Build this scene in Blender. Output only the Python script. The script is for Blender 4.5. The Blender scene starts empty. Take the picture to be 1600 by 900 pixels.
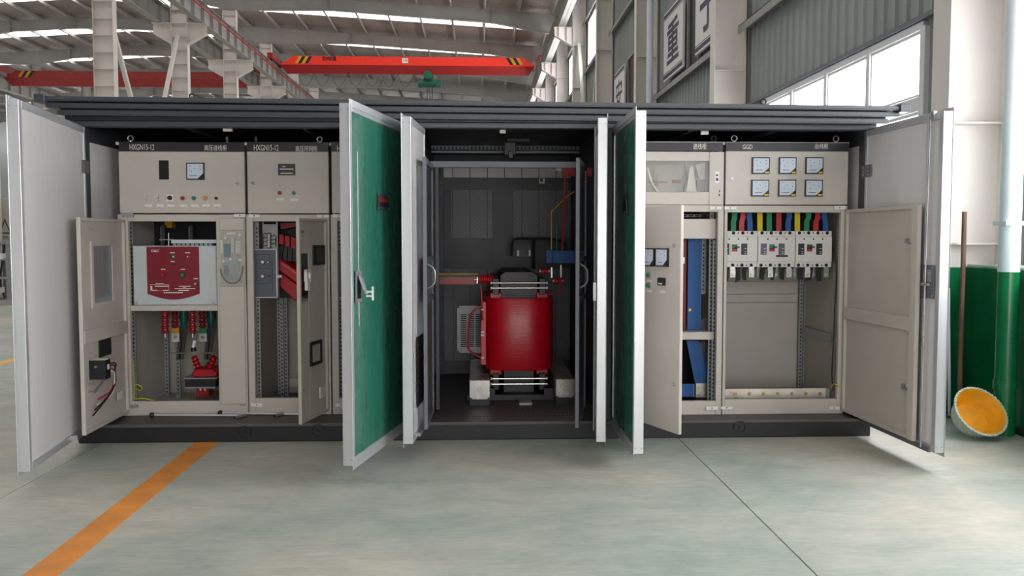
import bpy, bmesh, math, random
from mathutils import Vector, Matrix
random.seed(7)
sc = bpy.context.scene
col = sc.collection
# ------------------------------------------------------------------ camera
FPX, PITCH, YAW, CAMZ = 1354.0, math.radians(3.2), math.radians(2.24), 1.4
cd = bpy.data.cameras.new('camera'); cam = bpy.data.objects.new('camera', cd); col.objects.link(cam)
cd.sensor_width = 36.0; cd.lens = FPX/1600.0*36.0; cd.clip_start = .05; cd.clip_end = 400
cam.location = (0, 0, CAMZ); cam.rotation_euler = (math.pi/2-PITCH, 0, -YAW)
sc.camera = cam
# ------------------------------------------------------------------ world, exposure
w = bpy.data.worlds.new('overcast_sky'); sc.world = w; w.use_nodes = True
w.node_tree.nodes['Background'].inputs[0].default_value = (.93, .97, 1, 1)
w.node_tree.nodes['Background'].inputs[1].default_value = 1.2
sc.view_settings.view_transform = 'Standard'; sc.view_settings.look = 'None'
sc.view_settings.gamma = 1.0; sc.view_settings.use_curve_mapping = False
sc.view_settings.exposure = 0.6
SKYLIGHT = 2.4      # daylight through the translucent roof strips
GATE = 4.2           # daylight through the hall gate behind the camera
WINDOW = 8.0         # daylight through the wall windows
# ------------------------------------------------------------------ pixel rays
_F = Vector((math.sin(YAW)*math.cos(PITCH), math.cos(YAW)*math.cos(PITCH), -math.sin(PITCH)))
_R = Vector((math.cos(YAW), -math.sin(YAW), 0)); _U = _R.cross(_F)
C0 = Vector((0, 0, CAMZ))
def ray(px, py): return _F + _R*((px-800)/FPX) - _U*((py-450)/FPX)
def PY(px, py, y): d = ray(px, py); return C0 + d*(y/d.y)
def PX(px, py, x): d = ray(px, py); return C0 + d*(x/d.x)
def PZ(px, py, z): d = ray(px, py); return C0 + d*((z-CAMZ)/d.z)
class Fr:
    """flat frame: O origin, U along, N towards the viewer, z up"""
    def __init__(s, O, U, N): s.O, s.U, s.N = Vector(O), Vector(U).normalized(), Vector(N).normalized()
    def p(s, u, n, z): return s.O + s.U*u + s.N*n + Vector((0, 0, z))
    def hit(s, px, py):
        d = ray(px, py); t = (s.O-C0).dot(s.N)/d.dot(s.N); q = C0 + d*t
        return (q-s.O).dot(s.U), q.z
    def rect(s, x0, y0, x1, y1):
        ym, xm = (y0+y1)/2, (x0+x1)/2
        u0, u1 = s.hit(x0, ym)[0], s.hit(x1, ym)[0]; z1, z0 = s.hit(xm, y0)[1], s.hit(xm, y1)[1]
        return min(u0, u1), max(u0, u1), min(z0, z1), max(z0, z1)
WF = Fr((0, 0, 0), (1, 0, 0), (0, 1, 0))
def CF(y): return Fr((0, y, 0), (1, 0, 0), (0, -1, 0))
def DF(h, f):
    h, f = Vector((h[0], h[1], 0)), Vector((f[0], f[1], 0)); U = (f-h).normalized()
    N = Vector((-U.y, U.x, 0))
    if N.dot(-h) < 0: N = -N
    fr = Fr(h, U, N); fr.L = (f-h).length; return fr
# ------------------------------------------------------------------ materials
MATS = {}
def nd(nt, t, **k):
    n = nt.nodes.new(t)
    for a, b in k.items():
        if a in n.inputs: n.inputs[a].default_value = b
        else: setattr(n, a, b)
    return n
def srgb(r, g, b):
    f = lambda c: (c/255/12.92) if c/255 <= .04045 else ((c/255+.055)/1.055)**2.4
    return (f(r), f(g), f(b), 1)
def mat(name, c, rough=.5, metal=0., var=.06, scale=6., bump=0., bscale=60., stretch=None, emit=None, es=0., coat=0.):
    m = bpy.data.materials.new(name); m.use_nodes = True; nt = m.node_tree
    bs = nt.nodes['Principled BSDF']; c = srgb(*c) if max(c) > 1 else (*c, 1)
    g = nd(nt, 'ShaderNodeNewGeometry'); mp = nd(nt, 'ShaderNodeMapping')
    if stretch: mp.inputs['Scale'].default_value = stretch
    nt.links.new(g.outputs['Position'], mp.inputs[0])
    no = nd(nt, 'ShaderNodeTexNoise', Scale=scale, Detail=4.); nt.links.new(mp.outputs[0], no.inputs[0])
    mr = nd(nt, 'ShaderNodeMapRange'); nt.links.new(no.outputs[0], mr.inputs[0])
    mr.inputs[1].default_value = .3; mr.inputs[2].default_value = .7
    mr.inputs[3].default_value = 1-var; mr.inputs[4].default_value = 1+var
    vm = nd(nt, 'ShaderNodeVectorMath', operation='SCALE'); vm.inputs[0].default_value = c[:3]
    nt.links.new(mr.outputs[0], vm.inputs['Scale']); nt.links.new(vm.outputs[0], bs.inputs['Base Color'])
    r2 = nd(nt, 'ShaderNodeMapRange'); nt.links.new(no.outputs[0], r2.inputs[0])
    r2.inputs[3].default_value = max(.02, rough-.08); r2.inputs[4].default_value = min(1, rough+.08)
    nt.links.new(r2.outputs[0], bs.inputs['Roughness']); bs.inputs['Metallic'].default_value = metal
    if coat: bs.inputs['Coat Weight'].default_value = coat; bs.inputs['Coat Roughness'].default_value = .15
    if bump:
        n2 = nd(nt, 'ShaderNodeTexNoise', Scale=bscale, Detail=3.); nt.links.new(mp.outputs[0], n2.inputs[0])
        bp = nd(nt, 'ShaderNodeBump', Strength=bump, Distance=.01); nt.links.new(n2.outputs[0], bp.inputs['Height'])
        nt.links.new(bp.outputs[0], bs.inputs['Normal'])
    if emit:
        bs.inputs['Emission Color'].default_value = srgb(*emit); bs.inputs['Emission Strength'].default_value = es
    MATS[name] = m; return m
mat('beige', (195, 187, 178), .42, var=.03, bump=.03, bscale=500)
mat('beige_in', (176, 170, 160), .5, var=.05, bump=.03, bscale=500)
mat('navy', (26, 26, 36), .4)
mat('alu', (206, 206, 209), .38, .55, var=.05, scale=3, stretch=(6, 6, .4))
mat('steel', (178, 178, 180), .3, .8, var=.1)
mat('galv', (150, 151, 152), .4, .3, var=.12, scale=14)
mat('stain', (196, 192, 186), .26, .6, var=.12, scale=9)
mat('roofpaint', (68, 71, 77), .38, var=.05)
mat('darkgrey', (56, 57, 62), .5, var=.06)
mat('midgrey', (104, 106, 114), .45, var=.05)
mat('deck', (84, 80, 80), .55, var=.12, scale=3)
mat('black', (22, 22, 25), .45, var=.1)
mat('basepaint', (20, 20, 23), .5, var=.25, scale=4, bump=.15, bscale=25)
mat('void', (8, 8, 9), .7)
mat('white', (232, 230, 226), .45, var=.03)
mat('labelw', (228, 222, 212), .6, var=.02)
mat('panelin', (216, 212, 212), .42, var=.035, scale=5, stretch=(9, 9, .12), bump=.12, bscale=14)
mat('green', (46, 112, 92), .28, var=.07, scale=3, stretch=(4, 4, .5), coat=.2)
mat('greenpaint', (12, 104, 60), .22, var=.16, scale=4, bump=.15, bscale=9)
mat('red', (178, 8, 26), .42, var=.06)
mat('coilred', (190, 6, 30), .34, var=.1, scale=6, stretch=(.6, .6, 5), bump=.12, bscale=22)
mat('darkred', (142, 22, 30), .4, var=.08)
mat('plate_red', (124, 4, 30), .35, var=.03)
mat('orange_red', (236, 52, 34), .4, var=.05)
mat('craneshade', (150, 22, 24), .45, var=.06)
mat('oldred', (150, 42, 36), .55, var=.15)
mat('blue', (18, 84, 150), .55, var=.06)
mat('yellow', (206, 186, 30), .55, var=.05)
mat('amber', (214, 150, 30), .4, var=.05)
mat('bgreen', (16, 128, 84), .55, var=.05)
mat('teal', (20, 96, 122), .4, var=.15, scale=20)
mat('hoist', (22, 86, 66), .4)
mat('meterface', (205, 214, 228), .12, var=.02)
mat('lightgrey', (196, 200, 204), .4, var=.02)
mat('mcbgrey', (214, 210, 207), .42, var=.02)
mat('panelgrey', (84, 92, 102), .45, var=.03)
mat('glassdark', (20, 20, 22), .3)
mat('greyglass', (120, 124, 128), .1, var=.15, stretch=(8, 8, .3))
mat('brass', (190, 160, 96), .3, .9)
mat('copper', (222, 214, 202), .3, .45, var=.15, scale=8)
mat('rubber', (30, 30, 32), .6)
mat('ygwire', (196, 200, 60), .45)
mat('wood', (112, 82, 66), .7, var=.3, scale=8, stretch=(3, 3, .6), bump=.3, bscale=20)
mat('basinout', (196, 200, 188), .5, var=.15, scale=14)
mat('basinin', (236, 164, 24), .55, var=.14, scale=8)
mat('colpaint', (222, 213, 207), .5, var=.05, scale=1.5)
mat('steelpaint', (164, 160, 156), .55, var=.1, scale=1.2)
mat('purlin', (186, 180, 176), .6, var=.1)
mat('cladding', (152, 156, 154), .55, .1, var=.08, scale=1.4, stretch=(1, 1, .12))
mat('girt', (150, 148, 145), .5, var=.1)
mat('signw', (226, 222, 220), .5, var=.02)
mat('signp', (48, 38, 68), .5, var=.04)
mat('pvc', (214, 218, 226), .4, var=.04)
mat('winframe', (222, 222, 224), .4, var=.02)
mat('concrete', (150, 150, 145), .8, var=.1)
mat('stripe', (222, 142, 62), .6, var=.16, scale=5, bump=.1, bscale=60)
mat('stripe2', (236, 180, 80), .6, var=.1, scale=5)
mat('joint', (30, 30, 28), .9)
def emis(name, c, s):
    m = bpy.data.materials.new(name); m.use_nodes = True; nt = m.node_tree; nt.nodes.remove(nt.nodes['Principled BSDF'])
    e = nd(nt, 'ShaderNodeEmission'); e.inputs[0].default_value = (*c, 1); e.inputs[1].default_value = s
    no = nd(nt, 'ShaderNodeTexNoise', Scale=1.5); mr = nd(nt, 'ShaderNodeMapRange'); mr.inputs[3].default_value = s*.9; mr.inputs[4].default_value = s*1.1
    nt.links.new(no.outputs[0], mr.inputs[0]); nt.links.new(mr.outputs[0], e.inputs[1])
    nt.links.new(e.outputs[0], nt.nodes['Material Output'].inputs[0]); MATS[name] = m
emis('skylight', (1, .985, .96), SKYLIGHT)
emis('daywin', (.96, .98, 1), WINDOW)
emis('gatelight', (1, .985, .97), GATE)
def screen(name, c, freq, thr, metal=0.):      # perforated sheet: real see-through holes
    m = mat(name, c, .5, metal); nt = m.node_tree; bs = nt.nodes['Principled BSDF']
    g = nd(nt, 'ShaderNodeNewGeometry'); vm = nd(nt, 'ShaderNodeVectorMath', operation='SCALE'); vm.inputs['Scale'].default_value = freq
    nt.links.new(g.outputs['Position'], vm.inputs[0])
    sx = nd(nt, 'ShaderNodeSeparateXYZ'); nt.links.new(vm.outputs[0], sx.inputs[0])
    ad = nd(nt, 'ShaderNodeMath', operation='ADD'); nt.links.new(sx.outputs[0], ad.inputs[0]); nt.links.new(sx.outputs[1], ad.inputs[1])
    s1 = nd(nt, 'ShaderNodeMath', operation='SINE'); s2 = nd(nt, 'ShaderNodeMath', operation='SINE')
    nt.links.new(ad.outputs[0], s1.inputs[0]); nt.links.new(sx.outputs[2], s2.inputs[0])
    mu = nd(nt, 'ShaderNodeMath', operation='MULTIPLY'); nt.links.new(s1.outputs[0], mu.inputs[0]); nt.links.new(s2.outputs[0], mu.inputs[1])
    gt = nd(nt, 'ShaderNodeMath', operation='LESS_THAN'); gt.inputs[1].default_value = thr
    nt.links.new(mu.outputs[0], gt.inputs[0]); nt.links.new(gt.outputs[0], bs.inputs['Alpha'])
screen('mesh', (96, 97, 102), 520., -.02)
def glass(name, c, a):
    m = mat(name, c, .06, var=.02); m.node_tree.nodes['Principled BSDF'].inputs['Alpha'].default_value = a
glass('acrylic', (225, 225, 222), .14)
# floor: worn green-grey epoxy over pale concrete
def floor_mat():
    m = bpy.data.materials.new('epoxy_floor'); m.use_nodes = True; nt = m.node_tree; bs = nt.nodes['Principled BSDF']
    g = nd(nt, 'ShaderNodeNewGeometry')
    def noise(s, st=(1, 1, 1), d=6., r=.6):
        mp = nd(nt, 'ShaderNodeMapping'); mp.inputs['Scale'].default_value = st; nt.links.new(g.outputs['Position'], mp.inputs[0])
        n = nd(nt, 'ShaderNodeTexNoise', Scale=s, Detail=d, Roughness=r); n.inputs['Distortion'].default_value = .4
        nt.links.new(mp.outputs[0], n.inputs[0]); return n.outputs[0]
    def ramp(src, *st):
        r = nd(nt, 'ShaderNodeValToRGB'); e = r.color_ramp.elements
        while len(e) < len(st): e.new(.5)
        for x, (p, c) in zip(e, st): x.position = p; x.color = c
        nt.links.new(src, r.inputs[0]); return r.outputs[0]
    base = ramp(noise(.55), (.36, srgb(153, 164, 156)), (.5, srgb(174, 178, 170)), (.62, srgb(194, 187, 175)))
    mid = ramp(noise(3.2, (1, 1.6, 1)), (.3, (.82, .85, .84, 1)), (.7, (1.1, 1.09, 1.07, 1)))
    fine = ramp(noise(16, (.5, 2.2, 1), 8., .7), (.28, (.88, .89, .88, 1)), (.5, (1, 1, 1, 1)), (.76, (1.16, 1.16, 1.15, 1)))
    def mul(a, b):
        x = nd(nt, 'ShaderNodeMix', data_type='RGBA', blend_type='MULTIPLY'); x.inputs[0].default_value = 1
        nt.links.new(a, x.inputs[6]); nt.links.new(b, x.inputs[7]); return x.outputs[2]
    nt.links.new(mul(mul(base, mid), fine), bs.inputs['Base Color'])
    rr = nd(nt, 'ShaderNodeMapRange'); nt.links.new(noise(5.), rr.inputs[0]); rr.inputs[3].default_value = .34; rr.inputs[4].default_value = .6
    nt.links.new(rr.outputs[0], bs.inputs['Roughness'])
    bp = nd(nt, 'ShaderNodeBump', Strength=.06, Distance=.01); nt.links.new(noise(40.), bp.inputs['Height']); nt.links.new(bp.outputs[0], bs.inputs['Normal'])
    MATS['floor'] = m
floor_mat()
# roof lining: silver insulation blanket held by diamond netting
def lining():
    m = mat('lining', (166, 152, 148), .5, .25, var=.16, scale=.8); nt = m.node_tree; bs = nt.nodes['Principled BSDF']
    g = nd(nt, 'ShaderNodeNewGeometry'); sx = nd(nt, 'ShaderNodeSeparateXYZ'); nt.links.new(g.outputs['Position'], sx.inputs[0])
    def sn(sg):
        a = nd(nt, 'ShaderNodeMath', operation='MULTIPLY_ADD'); nt.links.new(sx.outputs[0], a.inputs[0]); a.inputs[1].default_value = sg; nt.links.new(sx.outputs[1], a.inputs[2])
        b = nd(nt, 'ShaderNodeMath', operation='MULTIPLY'); nt.links.new(a.outputs[0], b.inputs[0]); b.inputs[1].default_value = 17.
        c = nd(nt, 'ShaderNodeMath', operation='SINE'); nt.links.new(b.outputs[0], c.inputs[0])
        d = nd(nt, 'ShaderNodeMath', operation='ABSOLUTE'); nt.links.new(c.outputs[0], d.inputs[0]); return d.outputs[0]
    mi = nd(nt, 'ShaderNodeMath', operation='MINIMUM'); nt.links.new(sn(1.), mi.inputs[0]); nt.links.new(sn(-1.), mi.inputs[1])
    bp = nd(nt, 'ShaderNodeBump', Strength=.6, Distance=.05); nt.links.new(mi.outputs[0], bp.inputs['Height']); nt.links.new(bp.outputs[0], bs.inputs['Normal'])
lining()
# ------------------------------------------------------------------ mesh builder
WLOC = {}
class B:
    def __init__(s, m='beige'): s.v, s.f, s.fm, s.ms, s.cur = [], [], [], [], 0; s.m(m)
    def m(s, name):
        if name not in s.ms: s.ms.append(name)
        s.cur = s.ms.index(name); return s
    def add(s, vs, fs):
        k = len(s.v); s.v += [Vector(v) for v in vs]; s.f += [tuple(i+k for i in f) for f in fs]; s.fm += [s.cur]*len(fs); return s
    def box(s, x0, x1, y0, y1, z0, z1, F=WF):
        c = [F.p(x, y, z) for z in (z0, z1) for y in (y0, y1) for x in (x0, x1)]
        return s.add(c, [(0, 2, 3, 1), (4, 5, 7, 6), (0, 1, 5, 4), (2, 6, 7, 3), (0, 4, 6, 2), (1, 3, 7, 5)])
    def fbox(s, F, r, n0, n1): return s.box(r[0], r[1], n0, n1, r[2], r[3], F)
    def pbox(s, F, x0, y0, x1, y1, n0, n1): return s.fbox(F, F.rect(x0, y0, x1, y1), n0, n1)
    def lathe(s, p, ax, prof, n=16, cap=True):
        p, ax = Vector(p), Vector(ax).normalized(); a = ax.orthogonal().normalized(); b = ax.cross(a)
        vs = [p+ax*t+(a*math.cos(k*2*math.pi/n)+b*math.sin(k*2*math.pi/n))*r for t, r in prof for k in range(n)]
        m = len(prof); fs = [(i*n+k, i*n+(k+1) % n, (i+1)*n+(k+1) % n, (i+1)*n+k) for i in range(m-1) for k in range(n)]
        if cap: fs += [tuple(range(n))[::-1], tuple((m-1)*n+k for k in range(n))]
        return s.add(vs, fs)
    def cyl(s, p0, p1, r, n=12, r1=None):
        p0, p1 = Vector(p0), Vector(p1); return s.lathe(p0, p1-p0, [(0, r), ((p1-p0).length, r if r1 is None else r1)], n)
    def tube(s, pts, r, n=8, sm=0):
        P = [Vector(p) for p in pts]
        for _ in range(sm):
            Q = [P[0]]
            for a, b in zip(P, P[1:]): Q += [a.lerp(b, .25), a.lerp(b, .75)]
            P = Q+[P[-1]]
        vs, fs = [], []; prev = None
        for i, p in enumerate(P):
            t = (P[min(i+1, len(P)-1)]-P[max(i-1, 0)]).normalized()
            a = t.orthogonal().normalized() if prev is None else (prev-t*prev.dot(t)).normalized()
            prev = a; b = t.cross(a); vs += [p+(a*math.cos(k*2*math.pi/n)+b*math.sin(k*2*math.pi/n))*r for k in range(n)]
        fs = [(i*n+k, i*n+(k+1) % n, (i+1)*n+(k+1) % n, (i+1)*n+k) for i in range(len(P)-1) for k in range(n)]
        fs += [tuple(range(n))[::-1], tuple((len(P)-1)*n+k for k in range(n))]
        return s.add(vs, fs)
    def bar(s, p0, p1, wd, th, up=(0, 0, 1)):       # rectangular bar between two points
        p0, p1 = Vector(p0), Vector(p1); t = (p1-p0).normalized(); a = t.cross(Vector(up))
        a = a.normalized() if a.length > 1e-4 else t.orthogonal().normalized(); b = a.cross(t)
        c = [p+a*x*wd/2+b*y*th/2 for p in (p0, p1) for x, y in ((-1, -1), (1, -1), (1, 1), (-1, 1))]
        return s.add(c, [(3, 2, 1, 0), (4, 5, 6, 7), (0, 1, 5, 4), (1, 2, 6, 5), (2, 3, 7, 6), (3, 0, 4, 7)])
    def prism(s, poly, n0, n1, F):                   # poly in (u,z), extruded along N
        k = len(poly); vs = [F.p(u, n, z) for n in (n0, n1) for u, z in poly]
        return s.add(vs, [tuple(range(k)), tuple(range(2*k-1, k-1, -1))]+[(i, i+k, (i+1) % k+k, (i+1) % k) for i in range(k)])
    def build(s, name, parent=None, bev=0., seg=1, loc=None, smooth=True, shade=35):
        me = bpy.data.meshes.new(name)
        o = bpy.data.objects.new(name, me)
        if loc is None:
            if parent is not None: loc = WLOC[parent.name]
            else:
                lo = [min(v[i] for v in s.v) for i in range(3)]; hi = [max(v[i] for v in s.v) for i in range(3)]
                loc = Vector(((lo[0]+hi[0])/2, (lo[1]+hi[1])/2, lo[2]))
        loc = Vector(loc)
        me.from_pydata([v-loc for v in s.v], [], s.f)
        for x in s.ms: me.materials.append(MATS[x])
        me.polygons.foreach_set('material_index', s.fm)
        bm = bmesh.new(); bm.from_mesh(me); bmesh.ops.recalc_face_normals(bm, faces=bm.faces)
        if bev:
            es = [e for e in bm.edges if len(e.link_faces) == 2 and e.calc_face_angle() > .6]
            bmesh.ops.bevel(bm, geom=es, offset=bev, segments=seg, affect='EDGES', clamp_overlap=True)
        bm.to_mesh(me); bm.free()
        if smooth:
            me.shade_smooth(); me.set_sharp_from_angle(angle=math.radians(shade))
        col.objects.link(o); o.location = loc - (WLOC[parent.name] if parent is not None else Vector())
        if parent is not None: o.parent = parent
        WLOC[o.name] = loc
        return o
def tag(o, label=None, cat=None, group=None, kind=None):
    for k, v in (('label', label), ('category', cat), ('group', group), ('kind', kind)):
        if v: o[k] = v
    return o
def thing(name, loc, label, cat, group=None, kind=None):
    o = bpy.data.objects.new(name, None); col.objects.link(o); o.location = loc; o.empty_display_size = .1
    WLOC[o.name] = Vector(loc); return tag(o, label, cat, group, kind)
def clone(o, name, parent, dloc):
    c = o.copy(); c.name = name; col.objects.link(c); c.parent = parent
    WLOC[c.name] = WLOC[o.name]+Vector(dloc); c.location = WLOC[c.name]-(WLOC[parent.name] if parent else Vector()); return c
_tc = {}
def text(s, F, u, z, h, m, parent, name='lettering', n=.0015, align='LEFT', bold=0., width=None, flip=1):
    """flat print lying on the surface of frame F"""
    key = (s, bold)
    if key not in _tc:
        c = bpy.data.curves.new('t', 'FONT'); c.body = s; c.size = 1; c.offset = bold; c.resolution_u = 3
        o = bpy.data.objects.new('t', c); col.objects.link(o); dg = bpy.context.evaluated_depsgraph_get(); dg.update()
        me = bpy.data.meshes.new_from_object(o.evaluated_get(dg)); col.objects.unlink(o); bpy.data.objects.remove(o)
        vs = [v.co.copy() for v in me.vertices]; fs = [tuple(p.vertices) for p in me.polygons]
        if not vs: vs = [Vector((0, 0, 0))]; fs = []
        _tc[key] = (vs, fs)
    vs, fs = _tc[key]
    lx, hx = min(v.x for v in vs), max(v.x for v in vs); ly, hy = min(v.y for v in vs), max(v.y for v in vs)
    k = h/max(hy-ly, 1e-3); kx = width/(hx-lx) if width else k
    off = {'LEFT': 0, 'CENTER': -(hx-lx)*kx/2, 'RIGHT': -(hx-lx)*kx}[align]
    b = B(m); b.add([F.p(u+flip*(off+(v.x-lx)*kx), n, z+(v.y-ly)*k) for v in vs], fs)
    return b.build(name, parent, smooth=False)
# ================================================================== THE HALL
Y0F, DY = 6.8, 6.7
FRAMES = [Y0F+DY*k for k in range(-2, 12)]
YA, YB = FRAMES[0]-.4, FRAMES[-1]+.4
XR, XM, XL = 3.64, -11.2, -26.5
RIDGE = -19.5
def roofz(x): return 11.45 + (4.2-x)*.06 if x > RIDGE else 11.45+(4.2-RIDGE)*.06-(RIDGE-x)*.06
XW = -40.0
# floor: bed + slabs with open joints
fl = tag(B('joint').box(XW, 4.6, YA, YB, -.25, -.03).build('floor'), kind='structure')
slab_x = [XW]+[1.41-4*k for k in range(10, -1, -1)]+[4.6]
slab_y = [YA, -2.0, 14.0, 30.0, 46.0, 62.0, YB]
for i in range(len(slab_x)-1):
    for j in range(len(slab_y)-1):
        B('floor').box(slab_x[i]+.004, slab_x[i+1]-.004, slab_y[j]+.004, slab_y[j+1]-.004, -.03, 0).build('slab', fl)
def line_on_floor(name, x0, x1, xa, xb, y0, y1, m, lab):
    b = B(m); b.add([(x0, y0, .0), (x1, y0, .0), (xb, y1, .0), (xa, y1, .0), (x0, y0, .0012), (x1, y0, .0012), (xb, y1, .0012), (xa, y1, .0012)],
                    [(0, 1, 2, 3), (4, 5, 6, 7), (0, 1, 5, 4), (1, 2, 6, 5), (2, 3, 7, 6), (3, 0, 4, 7)])
    o = b.build(name, fl); o['label'] = lab; return o
line_on_floor('painted_line', -1.85, -1.71, -1.967, -1.805, 1.2, 6.6, 'stripe', 'worn orange painted line on the floor')
line_on_floor('painted_line', -5.42, -5.27, -5.62, -5.47, 2, 30, 'stripe2', 'yellow painted aisle line on the floor')
# right wall: green dado, cladding sheets, girts, windows
wr = tag(B('greenpaint').box(3.88, 4.35, YA, YB, 0, 1.19).build('wall_right', bev=.01), kind='structure')
B('joint').box(3.865, 3.88, YA, YB, 0, .05).build('skirting', wr)
B('white').box(3.9, 4.3, YA, YB, 1.19, 1.205).build('ledge', wr)
XC = 4.2
def clad(y0, y1, z0, z1, nm='cladding_sheet'):
    b = B('cladding'); n = max(1, round((y1-y0)/.225)); p = (y1-y0)/n; prof = []
    for i in range(n):
        y = y0+i*p; prof += [(y+.004, 0), (y+p*.68, 0), (y+p*.76, -.028), (y+p*.92, -.028)]
    prof += [(y1-.004, 0)]
    vs = [(XC+dx, y, z) for z in (z0, z1) for y, dx in prof]+[(XC+.04, prof[0][0], z0), (XC+.04, prof[-1][0], z0), (XC+.04, prof[-1][0], z1), (XC+.04, prof[0][0], z1)]
    k = len(prof); fs = [(i, i+1, i+k+1, i+k) for i in range(k-1)]+[(2*k, 2*k+1, 2*k+2, 2*k+3)]
    b.add(vs, fs); return b.build(nm, wr, smooth=False)
WZ0, WZ1 = 1.3, 3.38
WB = {}   # window span in each bay
for k, y in enumerate(FRAMES[:-1]):
    WB[k] = (y+1.2, y+5.72) if y > 6 else (y+1.2, y+6.08)
wn = 0
dark_slots = {}
for k, ya in enumerate(FRAMES[:-1]):
    yb_ = FRAMES[k+1]; haswin = ya < 7.5
    n = 7; p = (yb_-ya)/n
    for i in range(n):
        a, c = ya+i*p, ya+(i+1)*p
        if ya > 60: continue
        if haswin:
            clad(a, c, WZ1+.06, 11.7)
        else: clad(a, c, 1.2, 11.7)
    if ya > 60: clad(ya, yb_, 1.2, 11.7)
    # girts between columns
    for z in ((4.66, 7.7, 9.6) if haswin else (2.9, 4.66, 7.7, 9.6)):
        b = B('girt'); b.box(4.0, 4.17, ya+.13, yb_-.13, z, z+.012); b.box(4.0, 4.012, ya+.13, yb_-.13, z-.11, z+.012); b.box(4.16, 4.17, ya+.13, yb_-.13, z-.03, z+.09)
        b.build('girt', wr)
    if haswin:
        wa, wb = WB[k]
        B('midgrey').box(4.1, 4.2, ya+.13, yb_-.13, WZ1+.055, WZ1+.1).build('lintel_trim', wr)
        clad(ya, wa, 1.2, WZ1+.06); clad(wb, yb_, 1.2, WZ1+.06)
        wn += 1
        f = B('winframe'); ms = [wa+(wb-wa)*i/4 for i in range(5)]
        for y in ms: f.box(4.12, 4.22, y-.045, y+.045, WZ0, WZ1)
        for z0, z1 in ((WZ0, WZ0+.09), (2.6, 2.74), (WZ1-.03, WZ1+.05)): f.box(4.125, 4.215, wa, wb, z0, z1)
        wo = tag(f.build('window_%d' % wn, bev=.006), kind='structure')
        for i in range(4):
            for z0, z1 in ((WZ0+.09, 2.6), (2.74, WZ1-.03)):
                b = B('winframe'); y0, y1 = ms[i]+.045, ms[i+1]-.045
                b.box(4.14, 4.2, y0, y0+.022, z0, z1).box(4.14, 4.2, y1-.022, y1, z0, z1).box(4.14, 4.2, y0+.022, y1-.022, z1-.03, z1).box(4.14, 4.2, y0+.022, y1-.022, z0, z0+.025)
                b.build('sash', wo)
                B('daywin').box(4.176, 4.182, y0+.022, y1-.022, z0+.025, z1-.03).build('pane', wo)
# upper daylight windows of far bays (bright strips between the far columns)
for k, ya in enumerate(FRAMES[:-1]):
    if 26 < ya < 50:
        wn += 1
        f = B('winframe'); f.box(4.1, 4.17, ya+.4, ya+5.6, 7.78, 7.86).box(4.1, 4.17, ya+.4, ya+5.6, 9.4, 9.48)
        for i in range(6): f.box(4.1, 4.17, ya+.4+i*1.03, ya+.46+i*1.03, 7.78, 9.48)
        wo = tag(f.build('window_%d' % wn), kind='structure')
        for i in range(5): B('daywin').box(4.14, 4.145, ya+.46+i*1.03, ya+1.43+i*1.03, 7.86, 9.4).build('pane', wo)
# dark tinted panels between the sign boards
for y0, y1 in ((16.2, 17.1), (22.75, 23.95)):
    wn += 1
    f = B('girt').box(4.1, 4.17, y0, y1, 4.68, 4.74).box(4.1, 4.17, y0, y1, 6.3, 6.36).box(4.1, 4.17, y0, y0+.05, 4.74, 6.3).box(4.1, 4.17, y1-.05, y1, 4.74, 6.3)
    wo = tag(f.build('window_%d' % wn), kind='structure'); B('glassdark').box(4.15, 4.155, y0+.05, y1-.05, 4.74, 6.3).build('pane', wo)
# end walls and left wall
wb_ = tag(B('cladding').box(XW, 4.4, YB, YB+.1, 0, 13.6).build('wall_back'), kind='structure')
for z in (3.4, 5.2, 7, 8.8): B('steelpaint').box(XW, 4.2, YB-.14, YB, z, z+.16).build('girt', wb_)
for i in range(7):
    B('daywin').box(XW+1+i*6, XW+6.2+i*6, YB-.03, YB-.01, 9.7, 10.6).build('pane', wb_)
tag(B('cladding').box(XW, -1.6, YA-.1, YA, 0, 13.6).box(3.5, 4.4, YA-.1, YA, 0, 13.6).box(-1.6, 3.5, YA-.1, YA, 4.3, 13.6).build('wall_front'), kind='structure')
gt = B('steelpaint').box(-1.6, -1.45, YA-.12, YA+.05, 0, 4.3).box(3.35, 3.5, YA-.12, YA+.05, 0, 4.3).box(-1.45, 3.35, YA-.12, YA+.05, 4.15, 4.3).build('door_1')
tag(gt, kind='structure')
for i in range(4): B('gatelight').box(-1.45+i*1.2+.02, -.25+i*1.2-.02, YA-.04, YA-.03, .02, 4.15).build('pane', gt)
wl = tag(B('cladding').box(XW-.1, XW, YA, YB, 0, 11.9).build('wall_left'), kind='structure')
for i in range(0, len(FRAMES)-1, 2): B('daywin').box(XW+.01, XW+.03, FRAMES[i]+.8, FRAMES[i]+5.9, 1.4, 3.4).build('pane', wl)
# roof: lining sheet, rafters, purlins, translucent strips
b = B('lining')
for x0, x1 in ((4.4, RIDGE), (RIDGE, XW)):
    for k, ya in enumerate(FRAMES[:-1]):
        ym = ya+DY/2
        for y0, y1 in ((ya, ym-.72), (ym+.72, ya+DY)):
            b.add([(x0, y0, roofz(x0)+.42), (x1, y0, roofz(x1)+.42), (x1, y1, roofz(x1)+.42), (x0, y1, roofz(x0)+.42)], [(0, 1, 2, 3)])
ce = tag(b.build('ceiling', loc=(0, 0, 11)), kind='structure')
for k, ya in enumerate(FRAMES[:-1]):
    ym = ya+DY/2
    for x0, x1 in ((4.4, RIDGE), (RIDGE, XW)):
        bb = B('skylight'); bb.add([(x0, ym-.72, roofz(x0)+.43), (x1, ym-.72, roofz(x1)+.43), (x1, ym+.72, roofz(x1)+.43), (x0, ym+.72, roofz(x0)+.43)], [(0, 1, 2, 3)])
        bb.build('skylight_strip', ce)
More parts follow.
